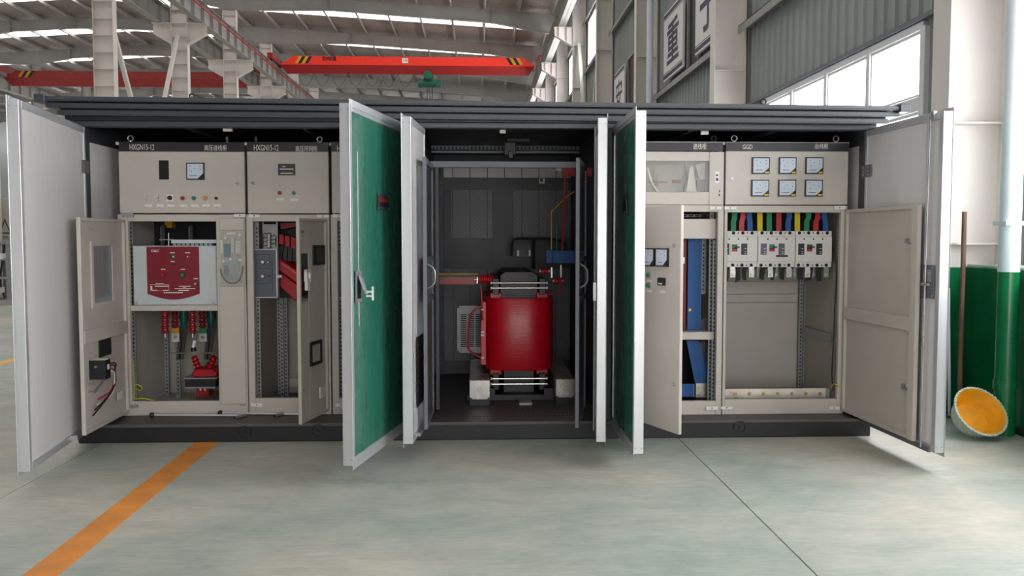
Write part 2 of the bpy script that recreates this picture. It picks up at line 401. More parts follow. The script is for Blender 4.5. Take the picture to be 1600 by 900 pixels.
for y in FRAMES:
    for x0, x1, hs in ((4.0, XM, (.95, .55, .5, .8)), (XM, RIDGE, (.8, .5, .5, .6)), (RIDGE, XL, (.6, .5, .5, .8)), (XL, XW, (.8, .5, .5, .9))):
        b = B('steelpaint'); xs = [x0, x0+(x1-x0)*.22, x0+(x1-x0)*.7, x1]
        for i in range(3):
            a, c = xs[i], xs[i+1]; za, zc = roofz(a)+.2, roofz(c)+.2
            for dy, t0, t1 in ((.006, 0, 1), (.12, 0, 0), (.12, 1, 1)):
                if t0 != t1: pts = [(a, za-hs[i]), (c, zc-hs[i+1]), (c, zc), (a, za)]
                elif t0 == 0: pts = [(a, za-hs[i]-.014), (c, zc-hs[i+1]-.014), (c, zc-hs[i+1]), (a, za-hs[i])]
                else: pts = [(a, za), (c, zc), (c, zc+.014), (a, za+.014)]
                b.prism(pts, -dy, dy, Fr((0, y, 0), (1, 0, 0), (0, 1, 0)))
            b.box(a-.015, a+.015, y-.13, y+.13, za-hs[i]-.05, za+.02) if i in (1, 2) else None
        b.build('rafter', ce)
x = 3.4
while x > XW:
    z = roofz(x)+.22
    B('purlin').box(x-.004, x+.004, FRAMES[0], YB, z, z+.2).box(x-.004, x+.085, FRAMES[0], YB, z, z+.006).box(x-.06, x+.004, FRAMES[0], YB, z+.194, z+.2).build('purlin', ce)
    x -= 1.55
# sag rods / bridging between purlins
# columns
def hcol(x0, x1, y, ztop, m, stiff, hw=.13, foot=None):
    b = B(m); lo = 0
    if foot:
        b.m(foot); b.box(x0, x0+.014, y-hw, y+hw, 0, 1.18).box(x1-.014, x1, y-hw, y+hw, 0, 1.18).box(x0+.014, x1-.014, y-.006, y+.006, 0, 1.18); b.m(m); lo = 1.18
    b.box(x0, x0+.014, y-hw, y+hw, lo, ztop).box(x1-.014, x1, y-hw, y+hw, lo, ztop).box(x0+.014, x1-.014, y-.006, y+.006, lo, ztop)
    z = .35
    for z in stiff: b.box(x0+.014, x1-.014, y-hw+.01, y+hw-.01, z, z+.014)
    return b
for k, y in enumerate(FRAMES):
    if y < -8: continue
    if 6 < y < 7: y = 6.765
    st = [1.36, 2.3, 4.0, 5.6, 7.2, 8.8]
    t = thing('steel_column', (3.9, y, 0), 'cream steel column against the right-hand window wall' if y > 7 else 'cream steel column with green foot and welded stiffener plates beside the downpipe', 'column', 'wall columns')
    hcol(3.64, 4.13, y, roofz(3.9)+.2-.96, 'colpaint', st, foot='greenpaint').build('shaft', t)
    if y > 7 or y < 6:
        bk = B('colpaint'); F_ = Fr((0, y, 0), (1, 0, 0), (0, 1, 0))
        bk.prism([(3.64, 8.8), (3.64, 9.5), (2.95, 9.5), (2.95, 9.2)], -.006, .006, F_)
        bk.box(2.93, 3.64, y-.14, y+.14, 9.49, 9.505); bk.prism([(3.64, 8.78), (3.64, 8.8), (2.95, 9.2), (2.95, 9.18)], -.14, .14, F_)
        bk.box(3.1, 3.112, y-.14, y+.14, 9.15, 9.49).box(3.4, 3.412, y-.14, y+.14, 9.0, 9.49)
        bk.build('bracket', t)
for k, y in enumerate(FRAMES):
    if y < 14: continue
    t = thing('steel_column', (XM, y, 0), 'white steel column with two-sided crane bracket in the middle row', 'column', 'middle row columns')
    hcol(XM-.3, XM+.3, y, roofz(XM)+.2-.82, 'colpaint', [1+.5*i for i in range(22)], hw=.15).build('shaft', t)
    bk = B('colpaint'); F_ = Fr((0, y, 0), (1, 0, 0), (0, 1, 0))
    for sg in (-1, 1):
        bk.prism([(XM+sg*.3, 8.75), (XM+sg*.3, 9.5), (XM+sg*1.0, 9.5), (XM+sg*1.0, 9.15)], -.006, .006, F_)
        bk.box(min(XM+sg*.3, XM+sg*1.02), max(XM+sg*.3, XM+sg*1.02), y-.15, y+.15, 9.5, 9.52)
        bk.prism([(XM+sg*.3, 8.73), (XM+sg*.3, 8.75), (XM+sg*1.0, 9.15), (XM+sg*1.0, 9.13)], -.15, .15, F_)
    bk.build('bracket', t)
for k, y in enumerate(FRAMES):
    if y < 26: continue
    t = thing('steel_column', (XL, y, 0), 'grey steel column in the far row beyond the dark red crane', 'column', 'far row columns')
    hcol(XL-.25, XL+.25, y, roofz(XL)+.2-.82, 'steelpaint', [2, 4, 6, 8], hw=.14).build('shaft', t)
    B('steelpaint').box(XL+.25, XL+.95, y-.14, y+.14, 9.32, 9.52).build('bracket', t)
# crane runway beams
def runway(x, z, h, lab, m='steelpaint'):
    t = thing('runway_beam', (x, 40, z), lab, 'crane beam')
    b = B(m); ya, yb = FRAMES[0], FRAMES[-1]
    b.box(x-.14, x+.14, ya, yb, z, z+.016).box(x-.16, x+.16, ya, yb, z+h-.016, z+h).box(x-.006, x+.006, ya, yb, z, z+h)
    b.build('girder', t)
    s = B(m); y = ya
    while y < yb: s.box(x-.13, x+.13, y, y+.012, z+.016, z+h-.016); y += 1.117
    s.build('stiffener_plates', t); B('oldred').box(x-.03, x+.03, ya, yb, z+h, z+h+.07).build('rail', t)
    return t
runway(3.22, 9.51, .75, 'steel crane runway beam carried on the right wall columns')
t = runway(XM+.78, 9.53, .75, 'stiffened crane runway beam with red conductor rail on the middle columns')
B('red').box(XM+1.0, XM+1.04, FRAMES[0], FRAMES[-1], 9.95, 10.01).build('conductor_rail', t)
runway(XM-.78, 9.53, .75, 'stiffened crane runway beam on the far side of the middle columns')
runway(XL+.7, 9.53, .75, 'crane runway beam on the far column row under the dark red crane')
# V bracing
def brace(x, pts, lab, m):
    for (a, c), lb in zip(pts, lab):
        tag(B(m).bar((x, *a), (x, *c), .12, .12, (1, 0, 0)).build('brace_strut'), lb, 'brace', 'bracing struts')
brace(XM, [((27.2, 8.3), (30.1, 4.0)), ((33.3, 9.0), (30.35, 4.0))], ('steel brace strut leaning from the ladder-like column by the dull red crane', 'creamy brace strut leaning from the middle column with the crossed bracket'), 'colpaint')
brace(3.85, [((33.25, 8.8), (30.5, 3.5)), ((27.2, 8.4), (30.1, 3.5))], ('yellowed brace strut leaning from a right wall column below the crane bracket', 'yellowed brace strut hidden low behind the enclosure roof'), 'basinout')
def tie(x, z, lab): tag(B('colpaint').bar((x, 27.06, z), (x, 33.44, z), .14, .14).build('tie_beam'), lab, 'beam')
tie(XM, 3.9, 'horizontal tie beam joining two middle row columns at the foot of the braces'); tie(3.85, 3.4, 'horizontal tie beam joining two right wall columns at the foot of the braces')
# signs on the right wall
sf = Fr((4.03, 0, 0), (0, -1, 0), (-1, 0, 0))
def sign(ch, y0, y1, lab):
    z0, z1 = 4.8, 6.24
    b = B('signw'); b.box(-y1, -y0, -.05, 0, z0, z1, sf)
    t = tag(b.build('wall_sign', bev=.004), lab, 'sign')
    B('signp').box(-y1+.02, -y0-.02, .001, .003, z1-.12, z1-.04, sf).box(-y1+.02, -y0-.02, .001, .003, z1-.155, z1-.14, sf).build('border', t)
    B('signp').box(-y1+.02, -y0-.02, .001, .003, z0+.04, z0+.12, sf).box(-y1+.02, -y0-.02, .001, .003, z0+.14, z0+.155, sf).build('border', t)
    text(ch, sf, -(y0+y1)/2, z0+.28, .88, 'signp', t, n=.003, align='CENTER', bold=.018, width=1.1)
sign('安', 24.0, 25.75, 'white wall sign with character 安 beside a narrow dark window, low over the enclosure roof')
sign('重', 17.15, 18.9, 'white wall sign showing the whole purple character 重')
sign('于', 14.4, 16.15, 'white wall sign with dark purple character 于 half hidden by a column')
# downpipe, stick, basin
t = thing('downpipe', (3.778, 6.03, 0), 'white plastic downpipe painted green near the floor beside the column', 'pipe')
B('pvc').lathe((3.778, 6.03, 1.17), (0, 0, 1), [(0, .071), (10, .071)], 24).build('pipe', t)
B('greenpaint').lathe((3.778, 6.03, 0), (0, 0, 1), [(0, .072), (.33, .072), (.33, .082), (.4, .082), (.4, .072), (1.17, .072)], 24).build('painted_pipe', t)
for z in (1.5, 4, 7): B('pvc').box(3.7, 3.862, 5.95, 6.11, z, z+.03).build('clip', t)
t = thing('downpipe', (3.85, 19.3, 0), 'slim grey-white downpipe beside the column next to the 重 sign', 'pipe')
B('pvc').cyl((3.785, 19.2, 0), (3.785, 19.2, 10), .072, 16).build('pipe', t)
s0, s1 = PY(1499, 655, 6.52), PY(1507, 331, 6.58)
s0.z = .01
b = B('wood'); b.tube([s0, s0.lerp(s1, .35)+Vector((-.004, 0, 0)), s0.lerp(s1, .7), s1], .018, 10, 2)
tag(b.build('wooden_pole'), 'old brown wooden pole leaning upright by the green column foot', 'pole')
b = B('pvc'); b.cyl((s0.x-.035, 6.6, .02), (s0.x-.055, 6.63, 1.02), .012)
tag(b.build('thin_rod'), 'thin grey rod standing beside the wooden pole', 'rod')
# basin leaning on its rim
bc = PZ(1545, 671, 0)
def basin():
    t = thing('plastic_basin', (3.5, 6.1, 0), 'orange-yellow plastic basin with grey rim tipped on its side', 'basin')
    ax = Vector((.10, -.81, .635)).normalized()
    prof_o = [(0, .1), (.0, .135), (.03, .15), (.13, .175), (.135, .19), (.145, .192)]
    prof_i = [(.145, .178), (.13, .166), (.04, .142), (.012, .12), (.012, .002)]
    c = PY(1533, 634, 5.9)-ax*.145
    low = min((c+ax*tt).z-r*math.sqrt(1-ax.z**2) for tt, r in prof_o)
    c.z -= low
    B('basinout').lathe(c, ax, [(0, .002)]+prof_o+[(.145, .178)], 40, cap=False).build('shell', t)
    B('basinin').lathe(c, ax, prof_i, 40, cap=False).build('inside', t)
    rim = B('basinout'); a = ax.orthogonal().normalized(); d = ax.cross(a)
    for k in range(44):
        an = k*2*math.pi/44; q = c+ax*.143+(a*math.cos(an)+d*math.sin(an))*.185; rim.lathe(q, ax, [(-.004, .009), (.008, .007)], 8)
    rim.build('scalloped_rim', t)
basin()
# cranes
def crane(y, xa, xb, z0, z1, zr, lab, mt, ms, hoist_x=None, letters=False):
    t = thing('overhead_crane', ((xa+xb)/2, y, z0), lab, 'crane'); Fc = Fr((0, y-.22, 0), (1, 0, 0), (0, -1, 0))
    b = B(mt); e = 1.1; zm = z0+(z1-z0)*.52
    poly = [(xa+.25, zm-.05), (xa+.55, zm+.12), (xa+.9, z1), (xb-.9, z1), (xb-.45, zm+.12), (xb-.25, zm-.05)]
    b.prism(poly, -.44, 0, Fc); g = b.build('girder', t, bev=.01)
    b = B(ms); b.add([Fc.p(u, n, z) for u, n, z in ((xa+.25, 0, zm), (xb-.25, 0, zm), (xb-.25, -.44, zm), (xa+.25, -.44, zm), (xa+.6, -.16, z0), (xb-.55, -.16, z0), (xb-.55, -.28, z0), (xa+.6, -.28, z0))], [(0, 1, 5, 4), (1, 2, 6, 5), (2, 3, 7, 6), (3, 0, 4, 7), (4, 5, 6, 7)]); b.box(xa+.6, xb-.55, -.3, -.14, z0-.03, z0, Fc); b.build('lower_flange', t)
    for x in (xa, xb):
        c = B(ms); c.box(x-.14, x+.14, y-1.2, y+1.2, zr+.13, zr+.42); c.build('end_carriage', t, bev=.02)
        for dy in (-.9, .9): B('black').cyl((x-.06, y+dy, zr+.11), (x+.06, y+dy, zr+.11), .108, 16).build('wheel', t)
    for x, sg in ((xa+1.25, 1), (xb-1.75, -1)):
        for i, m_ in enumerate(('black', 'amber', 'black', 'amber') if sg < 0 else ('amber', 'black', 'amber', 'black')):
            q = B(m_); u = x+i*.17
            q.prism([(u, z1-.02), (u+.165, z1-.02), (u+.165+(.22 if sg < 0 else -.22), zm+.02), (u+(.22 if sg < 0 else -.22), zm+.02)], .001, .005, Fc); q.build('hazard_stripe', g)
    if letters:
        r = Fc.rect(504, 88, 525.5, 95.2); text('凯雄起重', Fc, r[0], r[2], r[3]-r[2], 'black', g, n=.006, bold=.03, width=r[1]-r[0])
        r = Fc.rect(628.5, 91, 637.5, 98.6); B('labelw').fbox(Fc, r, .001, .006).build('number_plate', g)
        text('1号', Fc, r[0]+.06, r[2]+.05, (r[3]-r[2])*.7, 'signp', g, n=.008, width=(r[1]-r[0])*.75)
    if hoist_x is not None:
        h = B('hoist'); h.cyl((hoist_x-.55, y, z0-.5), (hoist_x+.55, y, z0-.5), .19, 20); h.cyl((hoist_x-.58, y, z0-.5), (hoist_x-.35, y, z0-.5), .23, 16); h.box(hoist_x+.35, hoist_x+.6, y-.2, y+.2, z0-.66, z0-.33)
        ho = h.build('hoist_drum', t); B('hoist').cyl((hoist_x-.08, y-.38, z0-.1), (hoist_x-.08, y+.1, z0-.1), .22, 18).box(hoist_x-.3, hoist_x+.2, y-.1, y+.1, z0-.45, z0-.02).build('trolley_motor', t)
        for dx in (-.12, .0, .14): B('black').cyl((hoist_x+dx, y, z0-.6), (hoist_x+dx, y, z0-4.2), .02, 6).build('hoist_rope', t)
        B('amber').lathe((hoist_x, y, z0-4.6), (0, 0, 1), [(0, .1), (.1, .2), (.4, .2), (.5, .1)], 14).build('hook_block', t)
    for i in range(7):
        x = xa+1.2+i*.85; 
        if letters: B('rubber').tube([(x, y-.3, z0-.02), (x+.2, y-.3, z0-.65), (x+.5, y-.3, z0-.75), (x+.85, y-.3, z0-.05)], .009, 6, 2).build('festoon_cable', t)
    return t
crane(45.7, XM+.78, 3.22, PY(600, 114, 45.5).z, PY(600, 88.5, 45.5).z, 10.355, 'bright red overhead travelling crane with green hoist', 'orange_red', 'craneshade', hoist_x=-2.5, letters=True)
crane(48.5, XL+.7, XM-.78, PY(200, 134, 48.3).z, PY(200, 111.5, 48.3).z, 10.355, 'dull dark red overhead crane in the neighbouring bay', 'oldred', 'oldred')
# ================================================================== THE SUBSTATION ENCLOSURE
BX0, BX1, BYF, BYB, DK = -2.75, 2.79, 6.0, 8.3, .125
ZT, ZB = 2.156, .118
en = thing('substation_enclosure', (0, 7.1, 0), 'dark grey walk-in substation enclosure with its aluminium doors standing open', 'enclosure')
bs = B('basepaint').box(BX0, BX1, BYF, BYB, 0, DK-.01).build('base', en, bev=.006)
for px, py in ((382, 675), (496, 673), (1156, 667)):
    q = PY(px, py, BYF); b = B('black'); b.lathe((q.x, BYF+.01, q.z), (0, -1, 0), [(0, .046), (.022, .046), (.022, .036), (.016, .034), (.016, .012), (.022, .01)], 24); b.build('lifting_socket', bs)
dk = B('deck').box(BX0+.01, BX1-.01, BYF+.006, BYB-.02, DK-.01, DK).box(BX0+.01, BX1-.01, BYF-.004, BYF+.02, DK-.018, DK+.004).build('deck_plate', en, bev=.002)
b = B('void')
for x0, x1, n_ in ((-.27, .09, 14), (.21, .8, 19)):
    for i in range(n_):
        for j, y in enumerate((6.2, 6.31)):
            b.lathe((x0+(x1-x0)*(i+.3*j)/n_, y, DK-.002), (0, 0, 1), [(0, .0075), (.003, .0075)], 8)
o = b.build('vent_holes', en); o['kind'] = 'stuff'
# walls
def wallpanel(name, x0, x1, inner_left):
    o = B('darkgrey').box(x0, x1, BYF+.08, BYB, DK, ZT+.05).build(name, en)
    xi = x1 if inner_left else x0; s = 1 if inner_left else -1
    for i in range(5):
        y0 = BYF+.1+i*.43; B('panelin').box(min(xi, xi+s*.012), max(xi, xi+s*.012), y0, y0+.425, DK+.02, ZT-.09).build('wall_sheet', o)
wallpanel('side_wall', -2.72, -2.675, True); wallpanel('side_wall', 2.73, 2.77, False)
bw = B('darkgrey').box(BX0+.03, BX1-.03, BYB-.05, BYB, DK, ZT+.05).build('back_wall', en)
for x0, x1 in ((-2.74, -2.655), (2.70, 2.78), (-.478, -.405), (.86, .932)):
    B('darkgrey').box(x0, x1, BYF+.005, BYF+.09, DK, ZT+.05).build('door_post', en, bev=.006)
for x in (-.44, .895):
    B('darkgrey').box(x-.02, x+.02, BYF+.09, BYB-.05, DK, ZT+.05).build('partition', en)
B('roofpaint').box(BX0+.01, BX1-.01, BYF-.01, BYF+.07, ZT+.004, ZT+.06).build('lintel', en, bev=.006)
# roof of stacked ribs
def tier(y, p0, p1, ex, m='roofpaint'):
    z1, z0 = PY(800, p0, y).z, PY(800, p1, y).z
    return B(m).box(BX0-ex, BX1+ex, y, BYB+(BYF-y)*.6, z0, z1)
z_ = PY(800, 191, BYF-.06).z
B('black').box(BX0+.0, BX1-.0, BYF-.06, BYB+.02, z_, z_+.09).build('roof_core', en)
for y, p0, p1, ex in ((5.80, 161.5, 168.5, .09), (5.84, 171.5, 179, .08), (5.885, 182.5, 190, .03)):
    tier(y, p0, p1, ex).build('fascia_rib', en, bev=.008, seg=2)
z0 = PY(800, 190, 5.9).z; z1 = PY(800, 163, 5.82).z
B('darkgrey').box(BX0-.02, BX1+.02, 5.925, BYB+.05, z0+.01, z1-.005).build('roof_body', en)
for sx, px in ((BX0-.09, 0), (BX1+.09, 1)):
    zc0, zc1 = PY(800, 170, 5.79).z, PY(800, 159.5, 5.79).z
    B('roofpaint').box(sx-.035, sx+.035, 5.785, 5.9, zc0-.005, zc1+.005).build('corner_cap', en, bev=.004)
def ring(parent, x, y, z, r=.02, th=.0055, m='steel', ax=(0, -1, 0)):
    b = B(m); a = Vector(ax); u = Vector((0, 0, 1)); v = a.cross(u)
    c = Vector((x, y, z+r+.012)); pts = [c+(u*math.cos(k*2*math.pi/16)+v*math.sin(k*2*math.pi/16))*r for k in range(17)]
    b.tube(pts, th, 8); b.cyl((x, y, z), (x, y, z+.016), .008, 8); return b.build('eye_bolt', parent)
for px, py in ((300, 154.5), (1193, 163)):
    q = PY(px, py, 5.95); ring(en, q.x, 5.95, q.z-.012, .017, .0055, 'black')
for o in en.children:
    if o.name.split('.')[0] in ('fascia_rib', 'roof_body', 'corner_cap'):
        for v in o.data.vertices: v.co.z += max(0, -v.co.x)/2.8*.03
# ceiling ribs and sensors inside
for x in (-2.0, -1.2, 1.5, 2.1):
    B('darkgrey').box(x-.012, x+.012, BYF+.1, BYB-.06, ZT+.005, ZT+.03).build('ceiling_rib', en)
for r in ((348, 197, 362, 205), (781, 202, 790, 208), (1096, 202, 1107, 210)):
    B('labelw').pbox(CF(BYF+.1), *r, -.03, 0).build('door_sensor', en)
# doors -----------------------------------------------------------------
def big_door(h, f, face, lab):
    F = DF(h, f); L = F.L; t = .058
    out_n = 0 if face == 'out' else -t            # n of the outer skin
    b = B('alu')
    b.box(L-.042, L, -t, 0, ZB, ZT, F).box(0, .03, -t, 0, ZB, ZT, F).box(.03, L-.042, -t, 0, ZB, ZB+.042, F).box(.03, L-.042, -t, 0, ZT-.042, ZT, F)
    g0, g1 = (0, .004) if face == 'out' else (-t-.004, -t)
    e = .024
    b.box(L-.03, L+e*.2, g0, g1, ZB-e, ZT+e, F).box(0, L-.03, g0, g1, ZT-.02, ZT+e, F).box(0, L-.03, g0, g1, ZB-e, ZB+.02, F)
    d = b.build('door', en, bev=.0025); d['label'] = lab
    B('panelin' if face == 'in' else 'green').box(.03, L-.042, -.02, -.007, ZB+.042, ZT-.042, F).build('facing_sheet', d)
    B('green' if face == 'in' else 'panelin').box(.03, L-.042, -t+.007, -t+.02, ZB+.042, ZT-.042, F).build('rear_sheet', d)
    for z in (ZB+.035, ZT-.035):
        for n_ in (-.012, -t+.012): B('steel').lathe(F.p(L, n_, z), F.U, [(0, .005), (.002, .004)], 8).build('screw', d)
    return d, F
dA, FA = big_door((-2.646, 6.0), (-2.477, 4.825), 'in', 'wide aluminium-edged door, pale ribbed inner side showing, at the switchgear end')
dB, FB = big_door((-.48, 6.0), (-.712, 4.878), 'out', 'aluminium-edged door, green outer side with handle showing')
dC, FC = big_door((-.36, 6.0), (-.411, 5.398), 'in', 'narrow door with a black louvre low on its pale inner side')
dD, FD = big_door((.815, 6.0), (.746, 5.409), 'in', 'narrow aluminium-edged door seen edge on')
dE, FE = big_door((.935, 6.0), (.928, 5.091), 'out', 'dark green door with a warning triangle')
dF, FF_ = big_door((2.705, 6.0), (2.737, 5.039), 'in', 'pale grey door with locking rod at the low-voltage end')
def dpart(d, F, r, n0, n1, m, name, bev=0.):
    return B(m).pbox(F, *r, n0, n1).build(name, d, bev=bev)
# hinge plates
for d, F, r in ((dA, FA, (129, 252, 146, 272)), (dF, FF_, (1347, 258, 1361, 277))):
    u0, u1, z0, z1 = F.rect(*r); u0 = max(u0, -.05); o = B('midgrey').box(u0, u1, .0, .006, z0, z1, F)
    o.m('steel')
    for i in range(2):
        for j in range(3): o.lathe(F.p(u0+(u1-u0)*(.25+.5*i), .006, z0+(z1-z0)*(.2+.3*j)), F.N, [(0, .006), (.002, .005)], 8)
    o.build('hinge_plate', d)
# handle on green door
u0, u1, z0, z1 = FB.rect(555, 423, 563.5, 472)
B('steel').box(u0, u1, 0, .008, z0, z1, FB).m('void').box(u0+.012, u1-.012, .008, .009, z0+.02, z1-.03, FB).build('handle_plate', dB)
um = (u0+u1)/2
b = B('steel'); b.bar(FB.p(um, .012, z1-.03), FB.p(um+.01, .055, z0+.045), .035, .014, FB.N); b.build('lever', dB, bev=.003)
b = B('white'); b.cyl(FB.p(um, .05, z0+.06), FB.p(um, .085, z0+.06), .006).cyl(FB.p(um, .05, z0+.035), FB.p(um, .085, z0+.035), .006).bar(FB.p(um, .088, z0+.01), FB.p(um, .088, z0+.09), .01, .008, FB.U); b.build('key', dB)
u0, u1, z0, z1 = FB.rect(590, 303, 607, 328)
pl = B('darkgrey').box(u0, u1, 0, .004, z0, z1, FB).m('darkred').box(u0+.03, u1-.03, .004, .005, z0+.08*(z1-z0)+.04, z1-.03, FB).m('black').box(u0+.03, u1-.03, .004, .005, z0+.02, z0+.045, FB)
pl.m('steel')
for u in (u0+.008, u1-.008):
    for z in (z0+.008, z1-.008): pl.lathe(FB.p(u, .004, z), FB.N, [(0, .006), (.003, .004)], 8)
pl.build('nameplate', dB)
for u0_, z0_, z1_ in ((FB.L-.13, .25, 2.05), ):
    o = B('white'); o.box(u0_, u0_+.006, .0, .0015, .9, 1.9, FB); o.build('tape_residue', dB)
# warning triangle on the dark green door
u0, u1, z0, z1 = FE.rect(972, 287, 981, 334)
b = B('midgrey'); b.prism([(u0, z0), (u1, z0), ((u0+u1)/2, z1)], 0, .003, FE).m('black'); k = .8; cu, cz = (u0+u1)/2, z0+(z1-z0)*.4
b.prism([(cu+(u-cu)*k, cz+(z-cz)*k) for u, z in ((u0, z0), (u1, z0), (cu, z1))], .003, .004, FE).build('warning_triangle', dE)
# latch on inner narrow door side, louvre
u0, u1, z0, z1 = FC.rect(651, 523, 663, 630); o = B('black').box(u0, u1, 0, .004, z0, z1, FC)
for i in range(24):
    z = z0+.04+i*(z1-z0-.08)/24; o.box(u0+.03, u1-.03, .004, .009, z, z+.008, FC)
o.build('louvre', dC)
o = B('steel').pbox(FC, 650, 671, 658, 676, 0, .03); o.build('bolt', dC)
o = B('steel'); o.cyl(FD.p(.35, .012, ZB+.02), FD.p(.35, .012, ZT-.03), .006).box(.32, .38, 0, .02, 1.0, 1.12, FD); o.build('locking_rod', dD)
# right door: locking rod, latch plate, second rail
u0, u1, z0, z1 = FF_.rect(1441, 414, 1460, 466)
o = B('midgrey').box(u0, u1, 0, .006, z0, z1, FF_).m('galv').box(u0+.03, u1-.025, .006, .012, z0+.1, z1-.03, FF_).m('steel')
for u in (u0+.012, u1-.012):
    for z in (z0+.015, z1-.015): o.lathe(FF_.p(u, .006, z), FF_.N, [(0, .006), (.004, .005)], 8)
o.cyl(FF_.p(u0+.03, .02, z0+.085), FF_.p(u1-.03, .02, z0+.085), .01)
o.build('latch_plate', dF)
um = (u0+u1)/2
o = B('steel'); o.cyl(FF_.p(um, .02, ZB+.01), FF_.p(um, .02, z0+.08), .006).cyl(FF_.p(um, .02, z0+.09), FF_.p(um, .012, ZT-.02), .006).build('locking_rod', dF)
o = B('alu').box(um-.06, um-.05, -.007, .001, ZB+.05, ZT-.05, FF_).build('panel_joint', dF)
B('midgrey').box(.03, FF_.L-.05, -.006, .012, ZB-.006, ZB+.02, FF_).build('bottom_channel', dF)
o = B('steel').pbox(FF_, 1459, 174, 1464, 186, 0, .02).build('rod_guide', dF)
o = B('steel').pbox(FA, 113, 678, 121, 686, 0, .03).build('bolt', dA)
# middle compartment inner frame and mesh doors ------------------------------
FM = CF(6.24)
B('midgrey').pbox(FM, 672, 252, 906, 262, -.04, 0).build('mesh_frame_beam', en, bev=.003)
for r in ((681, 262, 686, 640), (899, 262, 905, 640)):
    B('darkgrey').pbox(FM, *r, -.04, 0).build('mesh_frame_post', en)
def mesh_door(h, f, lab):
    F = DF(h, f); L = F.L; z0, z1 = .16, 1.93; s = .034
    d = B('midgrey').box(0, s, -.02, 0, z0, z1, F).box(L-s, L, -.025, 0, z0, z1, F).box(s, L-s, -.02, 0, z0, z0+s, F).box(s, L-s, -.02, 0, z1-s*1.2, z1, F).box(s, L-s, -.02, 0, 1.25, 1.25+s, F).box(s, L-s, -.02, 0, .98, .98+s, F).build('mesh_door', en, bev=.002)
    d['label'] = lab
    for a, c in ((z0+s, .98), (1.25+s, z1-s*1.2)): B('mesh').box(s, L-s, -.012, -.01, a, c, F).build('mesh_panel', d)
    B('midgrey').box(s, L-s, -.012, -.01, 1.014, 1.25, F).build('door_plate', d)
    o = B('steel'); pts = [F.p(L-.06, 0, 1.08), F.p(L-.06, .045, 1.11), F.p(L-.06, .05, 1.16), F.p(L-.06, .045, 1.21), F.p(L-.06, 0, 1.24)]
    o.tube(pts, .006, 8, 1); o.build('pull_handle', d)
mesh_door((-.318, 6.23), (-.331, 5.62), 'grey wire-mesh inner door')
mesh_door((.782, 6.23), (.66, 5.63), 'grey wire-mesh inner door with curved pull handle')
# back of the transformer bay: frame, mesh panels with the closed rear doors behind
yb = 8.2; FK = CF(yb)
for i in range(8):
    x = -.40+i*.163; B('panelin').box(x+.003, x+.158, BYB-.075, BYB-.052, .25, ZT-.03).build('wall_sheet', bw)
o = B('darkgrey').pbox(FK, 684, 278, 900, 288, 0, .03).pbox(FK, 684, 372, 900, 384, 0, .024).pbox(FK, 684, 262, 694, 640, 0, .036).pbox(FK, 770, 285, 802, 640, 0, .034)
o.pbox(FK, 694, 288, 900, 297, 0, .02).pbox(FK, 694, 384, 900, 420, -.01, .02).pbox(FK, 694, 297, 705, 372, 0, .02).pbox(FK, 890, 288, 905, 640, 0, .03).build('rear_door_frame', en)
for r in ((705, 297, 772, 374), (802, 297, 890, 374)): B('mesh').pbox(FK, *r, .0, .003).build('mesh_panel', en)
B('mesh').pbox(FK, 694, 418, 772, 640, -.01, -.006).build('mesh_panel', en)
B('mesh').pbox(FK, 802, 418, 892, 640, -.01, -.006).build('mesh_panel', en)
# slotted ceiling rails and lamp gear above the transformer
for y, r in ((7.2, (674, 228, 905, 234)), (7.0, (674, 236, 905, 239))):
    B('midgrey').pbox(CF(y), *r, -.03, 0).build('ceiling_rail', en)
o = B('void')
for i in range(38):
    u, _, z0, z1 = CF(7.2).rect(676+i*6, 229.5, 677.6+i*6, 233.5); o.box(u, u+.012, .001, .002, z0, z1, CF(7.2))
o = o.build('rail_slots', en); o['kind'] = 'stuff'
o = B('black'); o.pbox(CF(6.9), 789, 204, 832, 213, -.2, 0).pbox(CF(6.9), 792, 214, 828, 222, -.15, 0).pbox(CF(6.8), 788, 222, 806, 242, -.05, 0).pbox(CF(6.8), 794, 236, 802, 248, -.05, .02)
o.build('lamp_gear', en, bev=.004)
# ================================================================== HIGH VOLTAGE CABINETS
YH = 6.32; FH = CF(YH)
SPAN = {}
def shell(t, F, yc, x0, x1, z0, z1, dep, opening, m='beige', front_posts=True):
    """cabinet carcass; opening = (u0,u1,z0,z1) of the door opening"""
    B('beige_in').box(x0+.012, x0+.03, yc+.03, yc+dep, z0, z1).build('side_panel', t)
    B('beige_in').box(x1-.03, x1-.012, yc+.03, yc+dep, z0, z1).build('side_panel', t)
    B('beige_in').box(x0+.03, x1-.03, yc+dep-.015, yc+dep, z0, z1).build('back_panel', t)
    B('beige').box(x0, x1, yc+.0, yc+dep, z1-.02, z1).build('top_panel', t)
    u0, u1, a, c = opening
    b = B(m); b.box(x0, u0, yc, yc+.04, z0, c+.05).box(u1, x1, yc, yc+.04, z0, c+.05).box(u0, u1, yc, yc+.04, z0, a).box(u0, u1, yc, yc+.04, c, c+.05)
    b.build('front_frame', t, bev=.003)
    for x in (x0+.045, x1-.055):
        for y in ((yc+.12, yc+dep-.08) if front_posts else (yc+dep-.08,)): perf_post(t, x, y, z0, c, .03)
    SPAN[t.name] = (x0, x1)
def perf_post(t, x, y, z0, z1, wd, name='slotted_post'):
    b = B('galv').box(x-wd/2, x+wd/2, y, y+.02, z0, z1).m('void'); z = z0+.03
    while z < z1-.03: b.box(x-.005, x+.005, y-.0008, y, z, z+.013); z += .03
    return b.build(name, t)
